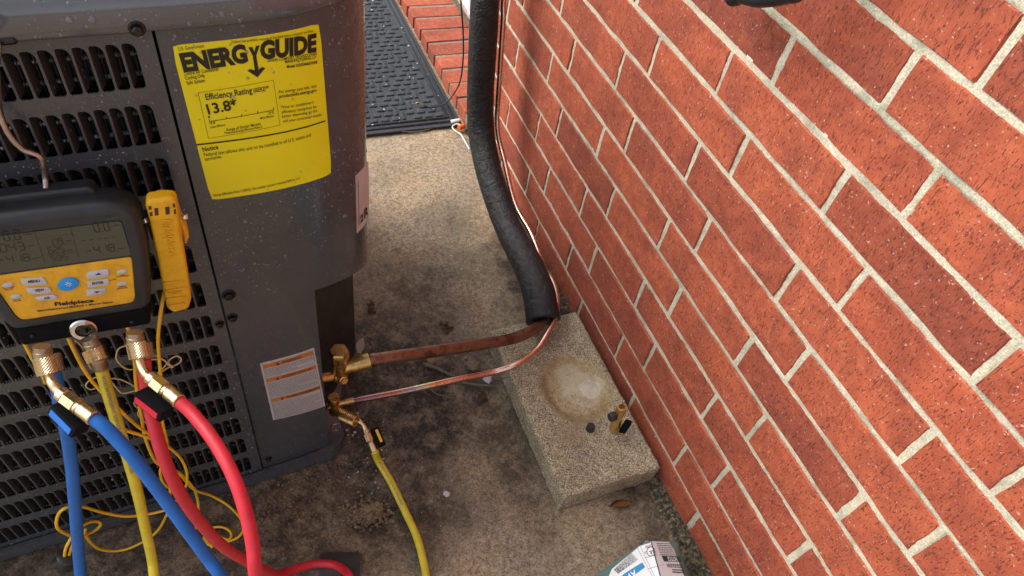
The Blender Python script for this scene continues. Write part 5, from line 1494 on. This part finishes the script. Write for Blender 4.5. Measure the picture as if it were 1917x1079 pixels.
def thing_stone(name, mat, px, py, r, label, cat, seed, flat_=.5, z=0):
    vs, fs = [], []; pebble(vs, fs, at(px, py, 2, z)+V((0, 0, r*.3)), r, random.Random(seed), flat_)
    o = link(name, mesh_of(vs, fs), MT[mat])
    md = o.modifiers.new('s', 'SUBSURF'); md.levels = 1; md.render_levels = 1; md.subdivision_type = 'SIMPLE'
    tag(o, label, cat)
thing_stone('stone', 'stone', 885, 688, .021, 'flat tan stone lying between the two copper pipes near the block', 'stone', 31, .4)
thing_stone('stone', 'stone', 808, 677, .011, 'small tan pebble just below the thick copper pipe, beside the twig', 'stone', 33)
thing_stone('stone', 'chip', 913, 713, .014, 'pale bluish white stone chip beside the thin copper tube', 'stone', 32, .4)
thing_stone('stone', 'chip', 836, 925, .006, 'small white pebble alone on the bare slab right of the yellow hose', 'stone', 36)
def leaf(px, py, ax_px, wd, mat, label, seed, curl=.006):
    a = at(*ax_px[0], 2, .004); b = at(*ax_px[1], 2, .004); d = b-a; L = d.length; d.normalize(); s = V((-d.y, d.x, 0)); bm = bmesh.new(); g = []
    for i in range(11):
        t = i/10; w = wd*math.sin(math.pi*min(1, t*.96+.02))**.8
        g.append([bm.verts.new(a + d*(L*t) + s*(w*k) + V((0, 0, .002 + curl*k*k + .003*math.sin(t*5+seed)*abs(k)))) for k in (-1, -.5, 0, .5, 1)])
    for i in range(10):
        for k in range(4): bm.faces.new((g[i][k], g[i+1][k], g[i+1][k+1], g[i][k+1]))
    bmesh.ops.solidify(bm, geom=bm.faces[:], thickness=.0006)
    o = link('leaf', new_me(bm), MT[mat], smooth=True); tag(o, label, 'leaf')
leaf(0, 0, ((1140, 951), (1182, 942)), .0085, 'leaf', 'dry orange brown leaf on the slab just in front of the concrete block', 1)
def crumpled(px, py, r, n, label, seed):
    rg = random.Random(seed); c = at(px, py, 2, 0); bm = bmesh.new()
    for _ in range(n):
        p = c + V((rg.gauss(0, r*.5), rg.gauss(0, r*.5), rg.uniform(.0005, .006))); a = rg.uniform(0, 6.28); l = rg.uniform(.3, .75)*r
        u = V((math.cos(a), math.sin(a), rg.uniform(-.5, .5)))*l; w = V((-math.sin(a), math.cos(a), rg.uniform(-.6, .6)))*l*.6
        q = [bm.verts.new(p + x) for x in (-u, -u*.3+w, u*.6+w*.8, u, u*.4-w, -u*.5-w*.7)]; m_ = bm.verts.new(p + V((0, 0, .003)))
        for i in range(6): bm.faces.new((q[i], q[(i+1) % 6], m_))
    o = link('leaf', new_me(bm), MT['dark_leaf_slot_shade']); tag(o, label, 'leaf')
crumpled(697, 580, .012, 9, 'crumpled brown leaf close to the right edge of the condenser', 4)
crumpled(835, 615, .010, 14, 'small black rotten leaf just above the thick copper pipe', 2)
crumpled(902, 746, .014, 18, 'black rotten leaf clump below the thin copper tube near the block', 5)
def twig(label, pts, r, br=()):
    t = bmesh.new(); p = [at(x, y, 2, .004) for x, y in pts]; tube(t, p, r, 7, 4, rf=lambda q: r*(1-.5*q))
    for b in br: tube(t, [at(x, y, 2, .004) for x, y in b], r*.6, 6, 3)
    o = link('twig', new_me(t), MT['twig'], smooth=True); tag(o, label, 'twig')
twig('grey twig lying under the thick copper pipe, left of the tan stone', [(792, 682), (815, 688), (835, 698), (855, 706)], .0042)
twig('grey stick under the thin copper tube beside the white chip', [(865, 716), (890, 720), (920, 722), (946, 724)], .0030, [[(925, 708), (938, 712), (946, 718)]])
twig('thin dark forked twig below the thin copper tube', [(805, 728), (818, 738), (835, 742), (848, 745)], .0014, [[(848, 745), (840, 752), (832, 757)]])
twig('thin dark straw lying along the near edge of the door mat', [(752, 247), (775, 247), (800, 243), (825, 236), (840, 230)], .0016)
twig('short dark twig on the sunlit slab left of the black foam sleeve', [(731, 472), (745, 466), (752, 462)], .0014)
# grey strap piece under the red hose
q4 = [at(600, 1036, 2, .004), at(674, 1036, 2, .012), at(674, 1088, 2, .010), at(596, 1088, 2, .004)]
bm = bmesh.new(); g = []
for i in range(9):
    u = i/8; g.append([bm.verts.new(q4[0].lerp(q4[1], u).lerp(q4[3].lerp(q4[2], u), k/6) + V((0, 0, .004*math.sin(u*3.1)+.003*math.sin(k*.8)+ .004*u))) for k in range(7)])
for i in range(8):
    for k in range(6): bm.faces.new((g[i][k], g[i+1][k], g[i+1][k+1], g[i][k+1]))
bmesh.ops.solidify(bm, geom=bm.faces[:], thickness=.003)
o = link('rubber_flap', new_me(bm), MT['strap'], smooth=True); autosmooth(o, 40); tag(o, 'flat piece of grey brown rubber on the slab under the curled red hose', 'rubber piece')
